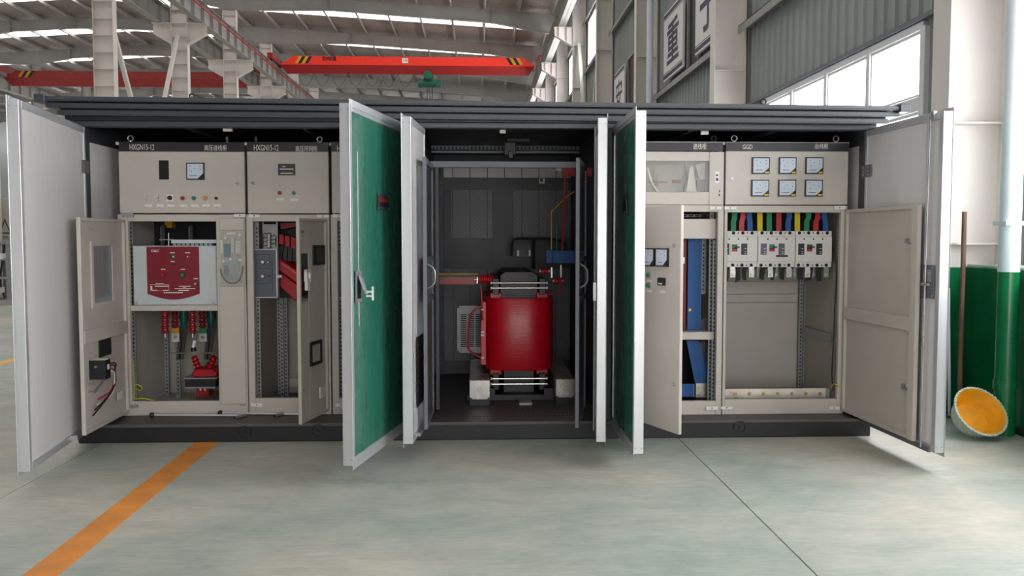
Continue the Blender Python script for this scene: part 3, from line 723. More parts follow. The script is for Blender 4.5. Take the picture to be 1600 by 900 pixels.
def header(t, F, r, texts):
    u = F.rect(*r); x0, x1 = SPAN[t.name]
    h = B('navy').box(max(u[0], x0+.001), min(u[1], x1-.001), 0, .004, u[2], u[3], F).build('header_strip', t, bev=.001)
    for s, r2 in texts:
        u0, u1, z0, z1 = F.rect(*r2); text(s, F, u0, z0, z1-z0, 'labelw', h, n=.0055, width=u1-u0)
    return h
def button(d, F, px, py, r, m, name='push_button', ringm='steel'):
    u, z = F.hit(px, py); b = B(ringm).lathe(F.p(u, .0, z), F.N, [(0, r*1.25), (.008, r*1.2), (.008, r)], 16).m(m).lathe(F.p(u, .006, z), F.N, [(0, r), (.012, r*.95), (.015, r*.7)], 16); return b.build(name, d)
def tagplate(d, F, px, py, wd=11, ht=3.4):
    return B('labelw').pbox(F, px-wd/2, py-ht/2, px+wd/2, py+ht/2, 0, .002).build('label_plate', d)
def meter(d, F, r, sticker=True, face='meterface'):
    u0, u1, z0, z1 = F.rect(*r); w, h = u1-u0, z1-z0; e = .06*w
    b = B('black').box(u0, u1, 0, .014, z0, z1, F)
    b.m(face).prism([(u0+e, z0+e), (u0+w*.62, z0+e), (u1-e, z0+h*.38), (u1-e, z1-e), (u0+e, z1-e)], .014, .016, F)
    b.m('black').box(u0+w*.17, u0+w*.6, .016, .0165, z0+h*.22, z0+h*.25, F)
    for a, c in ((.2, .8), (.45, .66), (.28, .46), (.74, .78), (.76, .58)): b.box(u0+w*a, u0+w*(a+.05), .016, .0165, z0+h*c, z0+h*(c+.04), F)
    if sticker: b.m('yellow').box(u1-w*.27, u1-w*.04, .0145, .0155, z0+h*.04, z0+h*.14, F)
    return b.build('panel_meter', d)
def lock(d, F, px, py):
    u, z = F.hit(px, py); B('steel').lathe(F.p(u, 0, z), F.N, [(0, .014), (.006, .013), (.006, .009), (.004, .008)], 16).m('void').box(u-.006, u+.006, .0045, .0062, z-.002, z+.002, F).build('lock', d)
def hingeplate(t, F, r): B('white').pbox(F, *r, 0, .008).m('black').lathe(F.p(sum(F.rect(*r)[:2])/2, .008, sum(F.rect(*r)[2:])/2), F.N, [(0, .005), (.002, .004)], 8).build('hinge', t)
def board(t, m, y, py0, py1):  # added dark sheet, stands in for the deep shade inside a cabinet
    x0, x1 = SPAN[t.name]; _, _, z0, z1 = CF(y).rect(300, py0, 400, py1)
    return B(m).box(x0+.03, x1-.03, y, y+.006, max(z0, DK+.02), z1).build('shade_backing', t)
# --- incoming cabinet
x0, x1 = FH.hit(186, 440)[0], FH.hit(384.5, 440)[0]
ztop = FH.hit(285, 222)[1]
hv1 = thing('switchgear_cabinet', ((x0+x1)/2, YH+.4, DK), 'beige high-voltage incoming cabinet lettered 高压进线柜 with its lower door open', 'cabinet')
op1 = FH.rect(203, 346, 340, 627)
shell(hv1, FH, YH, x0, x1, DK, ztop, .86, op1)
header(hv1, FH, (186, 222, 384.5, 237), (('HXGN15-12', (203, 225.5, 241.5, 234.5)), ('高压进线柜', (319.5, 226.5, 354.5, 235.5))))
u = B('beige').pbox(FH, 187, 237, 383, 333, -.02, .012).build('upper_door', hv1, bev=.004)
FU = CF(YH-.012)
o = B('void').pbox(FU, 248.5, 250.5, 264, 280.5, 0, .001).m('beige'); r = FU.rect(248.5, 250.5, 264, 280.5)
o.box(r[0]-.006, r[0], 0, .003, r[2]-.006, r[3]+.006, FU).box(r[1], r[1]+.006, 0, .003, r[2]-.006, r[3]+.006, FU).build('window_cutout', u)
meter(u, FU, (292, 254.5, 320, 281), False)
lock(u, FU, 370.5, 286.5)
for px in (228.5, 246.8):
    for py in (305, 309, 313): button(u, FU, px, py, .006, 'labelw', 'indicator_lamp')
r = FU.rect(261, 304, 272, 314.5); o = B('labelw').fbox(FU, r, 0, .012).m('black').lathe(FU.p((r[0]+r[1])/2, .012, (r[2]+r[3])/2), FU.N, [(0, .017), (.02, .014)], 14).build('selector_switch', u)
for px, m_ in ((286, 'darkred'), (303.3, 'bgreen'), (320.8, 'amber')): button(u, FU, px, 309.7, .014, m_)
button(u, FU, 338.3, 309.8, .01, 'black', 'rotary_knob')
for px, py in ((232, 321.2), (250.3, 321.2), (267.2, 321.2), (286.8, 321.3), (304.7, 321.3), (322.3, 321), (339.8, 321)): tagplate(u, FU, px, py)
hingeplate(hv1, FU, (366, 334.5, 384, 339)); B('steel').pbox(FU, 191, 333, 209, 339, 0, .008).build('hinge', hv1)
B('steel').pbox(FU, 196, 632, 216, 637, 0, .008).build('hinge', hv1)
for px in (204, 355): q = PY(px, 221, YH+.06); ring(hv1, q.x, YH+.06, ztop, .019, ax=(0, -1, 0) if px < 300 else (1, 0, 0))
# right pillar of the incoming cabinet
p_ = B('beige').pbox(FH, 344, 341, 382, 360, -.01, .014).build('pillar_panel', hv1, bev=.003)
p_ = B('beige').pbox(FH, 345, 447, 384, 631, -.01, .014).build('pillar_panel', hv1, bev=.003)
FW_ = CF(YH-.034)
w_ = B('beige_in').pbox(FW_, 343.5, 361, 382, 446, -.03, -.02).build('window_box', hv1)
o = B('teal').pbox(FW_, 350, 381, 359, 402, -.02, .0).m('alu').pbox(FW_, 361, 372, 366, 395, -.02, .004).m('galv').pbox(FW_, 355, 398, 373, 424, -.02, -.004).m('teal').pbox(FW_, 350, 414, 356, 430, -.02, -.002)
o.m('white'); 
for px, py in ((349, 408), (374.5, 406), (360, 405), (352, 372), (374, 367)): uu, zz = FW_.hit(px, py); o.lathe(FW_.p(uu, -.02, zz), FW_.N, [(0, .014), (.02, .01)], 12)
o.build('mechanism', w_)
o = B('red'); uu, zz = FW_.hit(355.8, 423); o.lathe(FW_.p(uu, -.02, zz), FW_.N, [(0, .012), (.022, .011)], 16).build('red_indicator', w_)
o = B('labelw').pbox(FW_, 354, 363, 367.5, 366, .001, .004).pbox(FW_, 368, 376.5, 377, 396, .001, .004).pbox(FW_, 344.5, 375, 348, 395, .001, .004).build('paper_tag', w_)
o = B('rubber'); P5 = [PY(px, py, YH-.03) for px, py in ((344.5, 420), (346, 430), (354, 441), (362, 443), (371, 442), (378, 431), (379.5, 415))]
o.tube(P5, .006, 8, 2).build('cable_loop', w_)
o = B('galv').pbox(FW_, 350, 424, 376, 440, -.025, -.012).build('sector_plate', w_)
B('acrylic').pbox(FW_, 343.5, 361, 382, 446, .004, .007).build('clear_cover', w_)
for i in range(3): uu, zz = FH.hit(376+i*3.4, 633); B('void').lathe(FH.p(uu, -.0, zz), FH.N, [(0, .004), (.001, .004)], 8).build('small_hole', hv1)
# shelf
B('beige').box(op1[0], op1[1], YH+.01, YH+.7, FH.rect(203, 477.5, 340, 486)[2], FH.rect(203, 477.5, 340, 486)[3]).build('shelf', hv1, bev=.003)
# open lower door of the incoming cabinet
F1 = DF((FH.hit(200, 480)[0], YH-.012), (-2.497, 5.55)); L = F1.L
z0, z1 = .155, 1.54
d1 = B('beige').box(0, L, -.022, -.018, z0, z1, F1).box(0, .02, -.022, 0, z0, z1, F1).box(L-.022, L, -.022, .003, z0, z1, F1).box(.02, L-.022, -.022, 0, z0, z0+.02, F1).box(.02, L-.022, -.022, 0, z1-.02, z1, F1)
u0, u1, a, c = F1.rect(149, 384, 178, 472)
d1.build('lower_door', hv1, bev=.002)
d1 = [o for o in hv1.children if o.name.startswith('lower_door')][0]
B('greyglass').box(u0, u1, -.018, -.014, a, c, F1).m('beige').box(u0-.03, u0, -.018, -.008, a-.03, c+.03, F1).box(u1, u1+.03, -.018, -.008, a-.03, c+.03, F1).box(u0, u1, -.018, -.008, c, c+.03, F1).box(u0, u1, -.018, -.008, a-.03, a, F1).build('door_window', d1)
u0, u1, a, c = F1.rect(142, 508, 196, 528); B('beige').box(.02, L-.022, -.018, .006, a, a+.085, F1).build('stiffener_rail', d1, bev=.003)
u0, u1, a, c = F1.rect(158, 527, 176, 556); B('black').box(u0, u1, -.018, -.008, a, c, F1).build('black_plate', d1)
u0, u1, a, c = F1.rect(143.5, 562, 152, 592); dv = B('black').box(u0, u1, -.018, .085, a, c, F1).m('labelw').box(u0+.01, u1-.005, -.01, .08, c, c+.003, F1).box(u0+.02, u0+.06, .085, .0865, a+.06, c-.03, F1).m('steel').cyl(F1.p(u1, .03, c-.04), F1.p(u1+.02, .03, c-.04), .008)
dv.build('interlock_device', d1, bev=.003)
q0 = F1.p(u0, .05, a+.05)
for i, (m_, dz) in enumerate((('red', 0), ('labelw', -.02), ('rubber', .02), ('rubber', .035))):
    e = F1.p(u0-.16, .03+.01*i, a-.12+dz); B(m_).tube([q0+Vector((0, 0, dz)), F1.p(u0-.07, .07+.01*i, a+.06+dz), F1.p(u0-.13, .06, a+.0+dz), e, F1.p(u0+.02+.03*i, .01, a-.14-.03*i)], .005, 6, 2).build('wire', d1)
B('labelw').pbox(F1, 183, 612, 191, 624, -.0, .004).build('paper_tag', d1)
o = B('galv').bar(F1.p(u1-.04, 0, a-.09), F1.p(u0-.1, .01, a-.02), .012, .008).build('link_rod', d1)
for py in (357, 600, 612): uu, zz = F1.hit(142.5, py); B('steel').box(uu-.02, uu+.005, -.018, .012, zz-.004, zz+.004, F1).build('stud', d1)
# --- ring-main cabinet
def ringcab(xa, xb, lab, full):
    x0, x1 = FH.hit(xa, 440)[0], FH.hit(xb, 440)[0]
    t = thing('switchgear_cabinet', ((x0+x1)/2, YH+.4, DK), lab, 'cabinet'); dx = xa-386
    op = FH.rect(xa+11, 346, xb-8, 622); shell(t, FH, YH, x0, x1, DK, ztop, .86, op)
    w2 = xb-xa
    if full: header(t, FH, (xa, 222, xb, 237), (('HXGN15-12', (397, 226.5, 435.5, 235.5)), ('高压环网柜', (462, 228, 496, 236.8))))
    else: header(t, FH, (xa, 222, xb, 237), (('HXGN15-12', (527, 227, 566, 236.5)),))
    u = B('beige').pbox(FH, xa+1, 237, xb-1.5, 333.5, -.02, .012).build('upper_door', t, bev=.004)
    np_ = FU.rect(434.5+dx, 256, 461.5+dx, 274); o = B('darkgrey').fbox(FU, np_, 0, .003).m('labelw')
    for a, c, e in ((.25, .42, .72), (.1, .9, .5), (.15, .85, .14)): o.box(np_[0]+(np_[1]-np_[0])*a, np_[0]+(np_[1]-np_[0])*c, .003, .0034, np_[2]+(np_[3]-np_[2])*e, np_[2]+(np_[3]-np_[2])*(e+.08), FU)
    o.build('nameplate', u)
    button(u, FU, 437.5+dx, 301.7, .014, 'darkred'); button(u, FU, 459.5+dx, 301.7, .013, 'bgreen', ringm='lightgrey')
    tagplate(u, FU, 437.5+dx, 311.3); tagplate(u, FU, 460+dx, 312.2); lock(u, FU, 395+dx, 286)
    hingeplate(t, FU, (xa+3, 335, xa+20, 339.5)); hingeplate(t, FU, (xb-20, 335.5, xb-1, 339.8)); hingeplate(t, FU, (xa+7, 630, xa+24, 635))
    for px in (xa+14, xb-16): q = PY(px, 221, YH+.06); ring(t, q.x, YH+.06, ztop, .018, ax=(1, 0, 0) if px == xa+14 else (0, -1, 0))
    # operating mechanism panel
    ym = YH+.07; Fm = CF(ym)
    mp = B('panelgrey').pbox(Fm, 396+dx, 390, 431.5+dx, 464.5, -.05, 0).m('lightgrey').pbox(Fm, 431.5+dx, 389.5, 433.5+dx, 465, -.05, .002).pbox(Fm, 396+dx, 389, 433+dx, 390.3, -.05, .002).pbox(Fm, 396+dx, 464, 433+dx, 465.5, -.05, .002)
    mp = mp.build('mechanism_panel', t)
    o = B('black').pbox(Fm, 401+dx, 397, 422+dx, 397.6, 0, .001).pbox(Fm, 401+dx, 419, 422+dx, 419.6, 0, .001).pbox(Fm, 401+dx, 442, 422+dx, 442.6, 0, .001).pbox(Fm, 425+dx, 402, 425.8+dx, 456, 0, .001).pbox(Fm, 401+dx, 398, 401.5+dx, 442, 0, .001).pbox(Fm, 422+dx, 398, 422.5+dx, 442, 0, .001).build('mimic_diagram', mp)
    for px, py, m_, r_ in ((411, 409.5, 'labelw', .012), (411, 431.5, 'labelw', .012), (419.5, 409.8, 'lightgrey', .007), (419.8, 431.5, 'darkred', .007)): button(mp, Fm, px+dx, py, r_, m_, 'shaft_socket', 'black')
    B('lightgrey').pbox(Fm, 433+dx, 429.5, 440+dx, 434, -.02, 0).build('bracket', mp)
    if full:
        Fn = CF(YH+.12); o = B('galv').pbox(Fn, 410, 346, 434, 389, -.004, 0).m('void').pbox(Fn, 412, 346, 431, 350.5, 0, .001)
        bp = o.build('terminal_plate', t)
        o = B('black').pbox(Fn, 418, 364, 424, 388, 0, .02).m('rubber'); 
        for k in range(7): o.tube([PY(418+(k % 2)*5, 366+k*3, YH+.1), PY(411+(k % 2)*20, 364+k*3.3, YH+.09), PY(411+(k % 2)*20, 375+k*2, YH+.1)], .003, 6, 1)
        o.m('labelw')
        for k in range(8): o.pbox(Fn, 419, 366+k*2.7, 423, 367.6+k*2.7, .02, .023)
        o.build('terminal_block', bp)
    # right hinged door, swung out
    return t, x0, x1, op
hv2, x0, x1, op2 = ringcab(386, 515.5, 'beige high-voltage ring-main cabinet lettered 高压环网柜 with grey mimic panel inside', True)
F2 = DF((x1-.012, YH-.012), (PY(469, 500, 5.83).x, 5.83)); L = F2.L; z0, z1 = .155, 1.545
b = B('beige')
u0, u1, a, c = F2.rect(475, 396, 486, 472)
b.box(0, u0, -.022, -.018, z0, z1, F2).box(u1, L, -.022, -.018, z0, z1, F2).box(u0, u1, -.022, -.018, z0, a, F2).box(u0, u1, -.022, -.018, c, z1, F2)
b.box(0, .02, -.022, 0, z0, z1, F2).box(L-.02, L, -.022, .003, z0, z1, F2).box(.02, L-.02, -.022, 0, z0, z0+.018, F2).box(.02, L-.02, -.022, 0, z1-.018, z1, F2)
d2 = b.build('lower_door', hv2, bev=.002)
u_, U_, a_, c_ = F2.rect(479, 421, 486, 440); B('white').box(u_, u_+.02, -.018, .004, a_, c_, F2).box(U_-.02, U_, -.018, .004, a_, c_, F2).box(u_, U_, -.018, .004, c_-.02, c_, F2).box(u_+.02, U_-.01, -.018, .002, a_-.06, a_+.02, F2).build('padlock_slide', d2)
def opening_frame(r, m='black', w=.022, name='window_frame', fill='greyglass'):
    u0, u1, a, c = F2.rect(*r); b = B(m).box(u0, u1, -.018, -.006, a, a+w, F2).box(u0, u1, -.018, -.006, c-w, c, F2).box(u0, u0+w, -.018, -.006, a+w, c-w, F2).box(u1-w, u1, -.018, -.006, a+w, c-w, F2)
    b.m(fill).box(u0+w, u1-w, -.018, -.014, a+w, c-w, F2); b.build(name, d2)
opening_frame((492, 383, 509, 414), fill='glassdark'); opening_frame((487.5, 533, 505, 570), fill='beige_in')
B('labelw').pbox(F2, 503, 604, 512, 621, -.018, -.012).build('paper_label', d2)
for py in (362, 609): uu, zz = F2.hit(475, py); B('steel').lathe(F2.p(uu, -.018, zz), F2.N, [(0, .012), (.02, .01)], 10).build('stud', d2)
hv3, _, _, _ = ringcab(517.5, 630, 'third beige high-voltage cabinet mostly hidden behind the green door', False)
# ------------------------------------------------------------ equipment inside the HV cabinets
yv = YH+.05; FV = CF(yv)
r = FV.rect(208, 384, 339, 477); zsh = FH.rect(203, 477.5, 340, 486)[3]
vb = thing('vacuum_circuit_breaker', ((r[0]+r[1])/2, yv+.2, zsh), 'light grey circuit breaker with a dark red front plate on the cabinet shelf', 'circuit breaker')
B('lightgrey').box(r[0], r[1], yv, yv+.42, zsh, r[3]).build('housing', vb, bev=.005)
pr = FV.rect(230.5, 385.5, 311.5, 459); zc = FV.hit(271, 468)[1]
poly = [(pr[0]+.006*0, pr[3]), (pr[0], pr[2])]+[(pr[0]+(pr[1]-pr[0])*k/10, pr[2]-(pr[2]-zc)*math.sin(math.pi*k/10)) for k in range(1, 10)]+[(pr[1], pr[2]), (pr[1], pr[3])]
fp = B('plate_red').prism(poly, 0, .012, FV).build('front_plate', vb, bev=.002)
FP = CF(yv-.012)
def tx(s, r2, m='labelw', par=fp): a = FP.rect(*r2); text(s, FP, a[0], a[2], a[3]-a[2], m, par, n=.001, width=a[1]-a[0], bold=.02)
tx('D&C', (236.5, 390, 248.5, 394))
for r2, m_ in (((268.5, 398.5, 273.5, 403.5), 'bgreen'), ((291, 398.5, 297.5, 403), 'red')):
    B('black').pbox(FP, r2[0]-2, r2[1]-.6, r2[2]+.6, r2[3]+.6, 0, .002).m(m_).pbox(FP, *r2, .002, .005).m('labelw').pbox(FP, r2[0]+1.8, r2[1]+1.8, r2[0]+3.4, r2[1]+3.4, .005, .0055).build('status_window', fp)
B('black').pbox(FP, 267, 411.5, 273.5, 414, 0, .002).build('counter_window', fp)
button(fp, FP, 255.3, 429.4, .012, 'red', 'push_button', 'darkred'); button(fp, FP, 286, 429.5, .014, 'bgreen', 'push_button', 'black'); button(fp, FP, 306.2, 443.4, .011, 'steel', 'charging_socket', 'black')
o = B('labelw')
for a in ((266, 394.3, 273, 395.6), (289.5, 394.3, 297, 395.6), (267, 408, 272.5, 409.5), (251.5, 420.2, 258.5, 421.4), (282, 420.2, 289, 421.4), (302.5, 434.7, 309.5, 436), (243.5, 442.6, 255.5, 443.6), (279.5, 446.8, 298, 447.8), (273, 450.4, 305, 451.3), (279, 453, 295, 454.6), (285.5, 449, 291, 449.7), (235, 444.3, 264, 444.7), (235, 454.2, 264, 454.6), (235, 444.3, 235.5, 454.6), (263.5, 444.3, 264, 454.6), (242, 446.6, 264, 447.8), (237, 453, 245.5, 454.6), (255, 453, 263, 454.6), (235, 447, 238, 453)): o.pbox(FP, *a, 0, .0008)
for k in range(11): o.pbox(FP, 256+k*2.75, 456.3, 257.9+k*2.75, 458.2, 0, .0008)
o.build('small_print', fp)
for px in (213.5, 333): uu, zz = FV.hit(px, 473.5); B('steel').lathe(FV.p(uu, 0, zz), FV.N, [(0, .008), (.004, .007)], 10).build('screw', vb)
o = B('lightgrey').pbox(FV, 266, 374.5, 339, 380, -.3, -.02).m('galv')
for k in range(9): o.pbox(FV, 268+k*7, 380, 273+k*7, 384, -.1, -.03)
o.build('rail', vb)
o = B('steel').cyl(PY(249, 374.5, yv+.03), PY(272, 374.5, yv+.03), .004).cyl(PY(263.5, 364, yv+.03), PY(263.5, 384, yv+.03), .004).build('trip_rod', vb)
def hangbar(F, r, dep, m, lab, name='busbar', cat='busbar'): return tag(B(m).pbox(F, *r, -dep, 0).build(name, bev=.002), lab, cat)
hangbar(CF(YH+.55), (257, 344, 269, 356), .072, 'amber', 'amber-painted busbar end above the grey circuit breaker')
for px in (252, 296):
    B('darkgrey').pbox(CF(YH+.45), px, 352, px+5, 383, -.04, 0).m('galv').pbox(CF(YH+.45), px-1, 354, px, 382, -.04, 0).build('contact_arm', vb)
# post insulators under the shelf
def insulator(p, ax, L, r, m, name, lab, group, tip='steel', ribs=5):
    t = thing(name, p, lab, 'insulator', group); prof = []
    for k in range(ribs):
        t0 = L*k/ribs; s = L/ribs; prof += [(t0, r*.68), (t0+s*.35, r*.68), (t0+s*.55, r), (t0+s*.75, r*.98), (t0+s*.95, r*.66)]
    B(m).lathe(p, ax, prof+[(L, r*.6)], 18).build('body', t)
    B(tip).cyl(Vector(p)+Vector(ax)*L, Vector(p)+Vector(ax)*(L+.03), .009, 10).build('terminal', t); return t
zs = FH.rect(203, 477.5, 340, 486)[2]
for px, y, m_, z1_, ll in ((257.5, YH+.16, 'darkred', 521, 'near the earth wire'), (300.5, YH+.16, 'darkred', 521, 'beside the fuse tube'), (273, YH+.45, 'darkred', 512, 'behind the amber-topped plate'), (316, YH+.45, 'darkred', 512, 'behind the green-topped plate')):
    q = PY(px, 488, y); q2 = PY(px, z1_, y)
    insulator((q.x, y, zs), (0, 0, -1), zs-q2.z, .03, m_, 'post_insulator', 'ribbed dark red insulator under the circuit breaker shelf, '+ll, 'hanging insulators')
for px, m_, in ((287, 'hoist'), (330, 'hoist')):
    q = PY(px, 488, YH+.5); t = thing('isolator_blade', (q.x, YH+.5, zs-.45), 'green-sleeved isolator blade hanging beside the '+('amber-topped plate' if px < 300 else 'cabinet pillar'), 'isolator blade', 'isolator blades')
    e = PY(px-4, 560, YH+.55)
    B('hoist').lathe((q.x, YH+.5, zs), (0, 0, -1), [(0, .03), (.1, .035), (.17, .02)], 12).build('sleeve', t)
    B('darkgrey').bar((q.x-.01, YH+.5, zs-.12), (e.x-.005, YH+.5, e.z), .012, .03).bar((q.x+.02, YH+.5, zs-.12), (e.x+.015, YH+.5, e.z), .012, .03).build('blade', t)
    B('steel').cyl((e.x-.06, YH+.49, e.z+.05), (e.x+.05, YH+.49, e.z+.05), .006).build('pin', t)
for r, m_ in (((268, 513, 280, 534), 'amber'), ((311, 513, 323, 534), 'bgreen')):
    a = CF(YH+.4).rect(*r); F_ = CF(YH+.4); t = thing('contact_plate', ((a[0]+a[1])/2, YH+.4, a[2]), 'bare metal contact plate with a %s painted top' % ('amber' if m_ == 'amber' else 'green'), 'contact plate')
    zm = a[2]+(a[3]-a[2])*.62; B('lightgrey').box(a[0], a[1], -.006, 0, a[2], zm, F_).build('plate', t); B(m_).box(a[0], a[1], -.006, 0, zm, a[3], F_).build('painted_top', t)
    B('brass').lathe(F_.p((a[0]+a[1])/2, 0, a[2]+.035), F_.N, [(0, .013), (.012, .012)], 6).build('bolt', t)
t = thing('fuse_tube', PY(303, 545, YH+.3), 'white-banded glass fuse tube hanging above the red transformer', 'fuse'); p0, p1 = PY(307, 518, YH+.3), PY(302, 543, YH+.3)
B('greyglass').cyl(p0, p0.lerp(p1, .55), .014).m('white').cyl(p0.lerp(p1, .55), p1, .0145).m('black').cyl(p1, PY(303, 549, YH+.3), .02).build('tube', t)
# voltage transformer
yt = YH+.3; FT = CF(yt)
a = FT.rect(289, 592, 337, 604.5)
t = thing('voltage_transformer', ((a[0]+a[1])/2, yt, DK), 'red resin voltage transformer with two horned insulators on a black tray', 'transformer')
B('black').box(a[0], a[1], -.28, 0, a[2], a[3], FT).m('galv').box(a[0]-.01, a[1]+.01, -.29, .005, a[3], a[3]+.008, FT).box(a[0], a[1], -.28, .003, a[2]-.012, a[2], FT).build('tray', t)
c = FT.rect(297, 577, 340, 590); B('red').prism([(c[0]+.02, c[2]), (c[0], c[2]+.03), (c[0]+.02, c[2]+.045), (c[0]+.05, c[3]), (c[1]-.05, c[3]), (c[1]-.02, c[2]+.045), (c[1], c[2]+.03), (c[1]-.02, c[2])], -.22, -.01, FT).build('resin_body', t, bev=.008)
for p0, p1 in (((311, 578), (303, 556)), ((326, 578), (336, 556))):
    q0, q1 = PY(*p0, yt+.1), PY(*p1, yt+.1); ax = (q1-q0); Ln = ax.length; prof = []
    for k in range(4): s = Ln/4; prof += [(k*s, .02), (k*s+s*.4, .022), (k*s+s*.6, .04-.004*k), (k*s+s*.8, .022)]
    B('red').lathe(q0, ax, prof+[(Ln, .016)], 16).build('horn_insulator', t)
B('darkred').pbox(FT, 305, 607, 325, 621, -.12, -.02).m('labelw').pbox(FT, 311, 607, 313, 611, -.02, -.015).pbox(FT, 318, 607, 320, 611, -.02, -.015).build('lower_block', t)
for px in (292, 334): B('galv').box(FT.hit(px, 600)[0]-.006, FT.hit(px, 600)[0]+.006, -.2, -.19, DK+.02, a[2], FT).build('support_stud', t)
for z_, y_ in ((.17, YH+.12), (.16, YH+.3)): tag(B('darkgrey').box(op1[0]+.04, op1[1]-.02, y_, y_+.04, DK+.019, z_).build('floor_rail'), 'dark grey floor rail across the incoming cabinet below the transformer', 'rail', 'cabinet floor rails')
B('beige_in').box(op1[0]-.04, op1[1]+.2, YH+.05, YH+.84, DK, DK+.02).build('floor_plate', hv1)
perf_post(hv1, PY(277.5, 560, YH+.6).x, YH+.6, DK+.02, PY(277, 535, YH+.6).z, .035)
t = thing('earth_wire', PY(206, 630, YH+.08), 'yellow-green earth wire clipped up the cabinet side', 'wire')
B('ygwire').tube([PY(206, 492, YH+.07), PY(205.5, 530, YH+.07), PY(208, 570, YH+.07), PY(210, 600, YH+.07), PY(210, 624, YH+.07)], .006, 8, 1).build('riser', t)
B('ygwire').tube([PY(210, 604, YH+.07), PY(212.5, 601, YH+.03), PY(217, 601, YH-.02), PY(223, 606, YH-.01), PY(220, 611, YH+.03), PY(212, 607, YH+.07)], .004, 8, 2).build('loop', t)
B('ygwire').tube([PY(210, 624, YH+.07), PY(222, 622, YH+.06), PY(232, 624, YH+.08), PY(241, 626, YH+.1)], .005, 8, 1).build('tail', t)
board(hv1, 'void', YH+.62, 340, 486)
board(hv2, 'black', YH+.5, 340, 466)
# load switch in the ring-main cabinet
t = thing('load_break_switch', PY(452, 470, YH+.3), 'red resin load-break switch with sloping body in the ring-main cabinet', 'switch')
Fs = CF(YH+.18)
def poly_px(F, pts): return [F.hit(*p) for p in pts]
B('red').prism(poly_px(Fs, ((436, 404), (468, 425), (468, 446), (436, 423))), -.3, 0, Fs).build('upper_body', t, bev=.006)
B('red').prism(poly_px(Fs, ((436, 425), (468, 448), (468, 465), (460, 470), (436, 448))), -.3, -.02, Fs).build('lower_body', t, bev=.006)
B('darkred').prism(poly_px(Fs, ((436, 348), (470, 348), (470, 352), (436, 358))), -.3, -.05, Fs).build('top_bar', t)
for k in range(4): B('red').prism(poly_px(Fs, ((436+k*8, 366+k*2), (443+k*8, 368+k*2), (443+k*8, 383+k*3), (436+k*8, 381+k*3))), -.25, -.03*k, Fs).build('barrier', t)
for k in range(4): B('darkgrey').bar(PY(440+k*7, 384, YH+.3), PY(437+k*8, 408, YH+.3), .02, .03).build('blade', t)
o = B('labelw'); 
for k in range(9): q = PY(441+k*2.7, 413+k*1.9, YH+.178); o.box(q.x, q.x+.008, q.y-.001, q.y, q.z, q.z+.004)
o.build('print', t)
for px in (440, 444.5): perf_post(hv2, PY(px, 530, YH+.66).x, YH+.66+(px-440)*.01, DK, PY(442, 466, YH+.66).z, .028)
B('beige').pbox(CF(YH+.8), 447, 591, 470, 604, -.01, .01).build('lower_rail', hv2)
r = CF(YH+.84).rect(440, 585, 470, 587); B('beige_in').box(SPAN[hv2.name][0]+.03, SPAN[hv2.name][1]-.03, YH+.83, YH+.846, r[2], r[3]).build('seam_strip', hv2)
B('panelgrey').box(op2[0]-.03, op2[1]+.03, YH+.05, YH+.84, DK, DK+.012).build('floor_plate', hv2)
# operating levers lying on the deck
def lever(p0, p1, h0, h1, lab):
    t = thing('operating_lever', (p0.x, p0.y, DK), lab, 'lever', 'operating levers')
    B('alu').cyl(p0, p1, .0075, 10).build('rod', t)
    for p in (p0,): B('black').lathe((p.x-.018, p.y, p.z), (1, 0, 0), [(0, .005), (.006, .016), (.018, .021), (.03, .016), (.036, .006)], 16).build('ball_knob', t)
    B('steel').cyl(h0, h1, .013, 14).m('void').cyl(h1, h1+(h1-h0).normalized()*.001, .009, 12).build('socket_handle', t)
def lx(px, y): return PY(px, 645, y).x
la, lb = Vector((lx(237, 6.235), 6.235, DK+.021)), Vector((lx(384, 6.235), 6.235, DK+.0135))
lever(la, lb, lb, lb+Vector((-.055, -.085, 0)), 'steel lever whose ball knob lies near the hinge of the open incoming cabinet door')
la, lb = Vector((lx(344, 6.29), 6.29, DK+.021)), Vector((lx(466, 6.29), 6.29, DK+.009))
hm = la.lerp(lb, .8); hm.z = DK+.013
lever(la, lb, hm, hm+Vector((-.04, -.085, 0)), 'steel lever on the deck reaching under the open ring-main cabinet door')
# ================================================================== LOW VOLTAGE CABINETS
YL = 6.2; FL = CF(YL); FLU = CF(YL-.012)
zlt = FL.hit(1200, 222)[1]
# --- incoming
xa, xb_ = .972, FL.hit(1129.5, 440)[0]
lv1 = thing('low_voltage_cabinet', ((xa+xb_)/2, YL+.4, DK), 'beige low-voltage incoming cabinet lettered 进线柜 with a clear window and half-open door', 'cabinet')
op = FL.rect(1012, 331, 1120, 627)
shell(lv1, FL, YL, xa, xb_, DK, zlt, .8, op)
header(lv1, FL, (1003, 222.5, 1129.5, 236), (('进线柜', (1082.5, 224, 1103.5, 233.5)),))
r = FL.rect(1008, 252, 1107.5, 300)
zz0, zz1 = FL.hit(1060, 320)[1], FL.hit(1060, 237)[1]
b = B('beige').box(xa+.003, r[0], -.02, .012, zz0, zz1, FL).box(r[1], xb_-.006, -.02, .012, zz0, zz1, FL).box(r[0], r[1], -.02, .012, zz0, r[2], FL).box(r[0], r[1], -.02, .012, r[3], zz1, FL)
u = b.build('upper_door', lv1, bev=.004)
B('acrylic').box(r[0], r[1], -.002, .002, r[2], r[3], FL).build('clear_window', u)
B('beige_in').box(r[0]-.03, r[1]+.03, -.16, -.15, r[2]-.05, r[3]+.05, FL).build('meter_board', lv1)
o = B('labelw')
o.prism([FL.hit(*p) for p in ((1083, 260), (1088, 258), (1094, 299), (1077, 299))], -.1, -.096, FL).prism([FL.hit(*p) for p in ((1092, 256), (1107, 252), (1107, 279), (1098, 279))], -.1, -.096, FL)
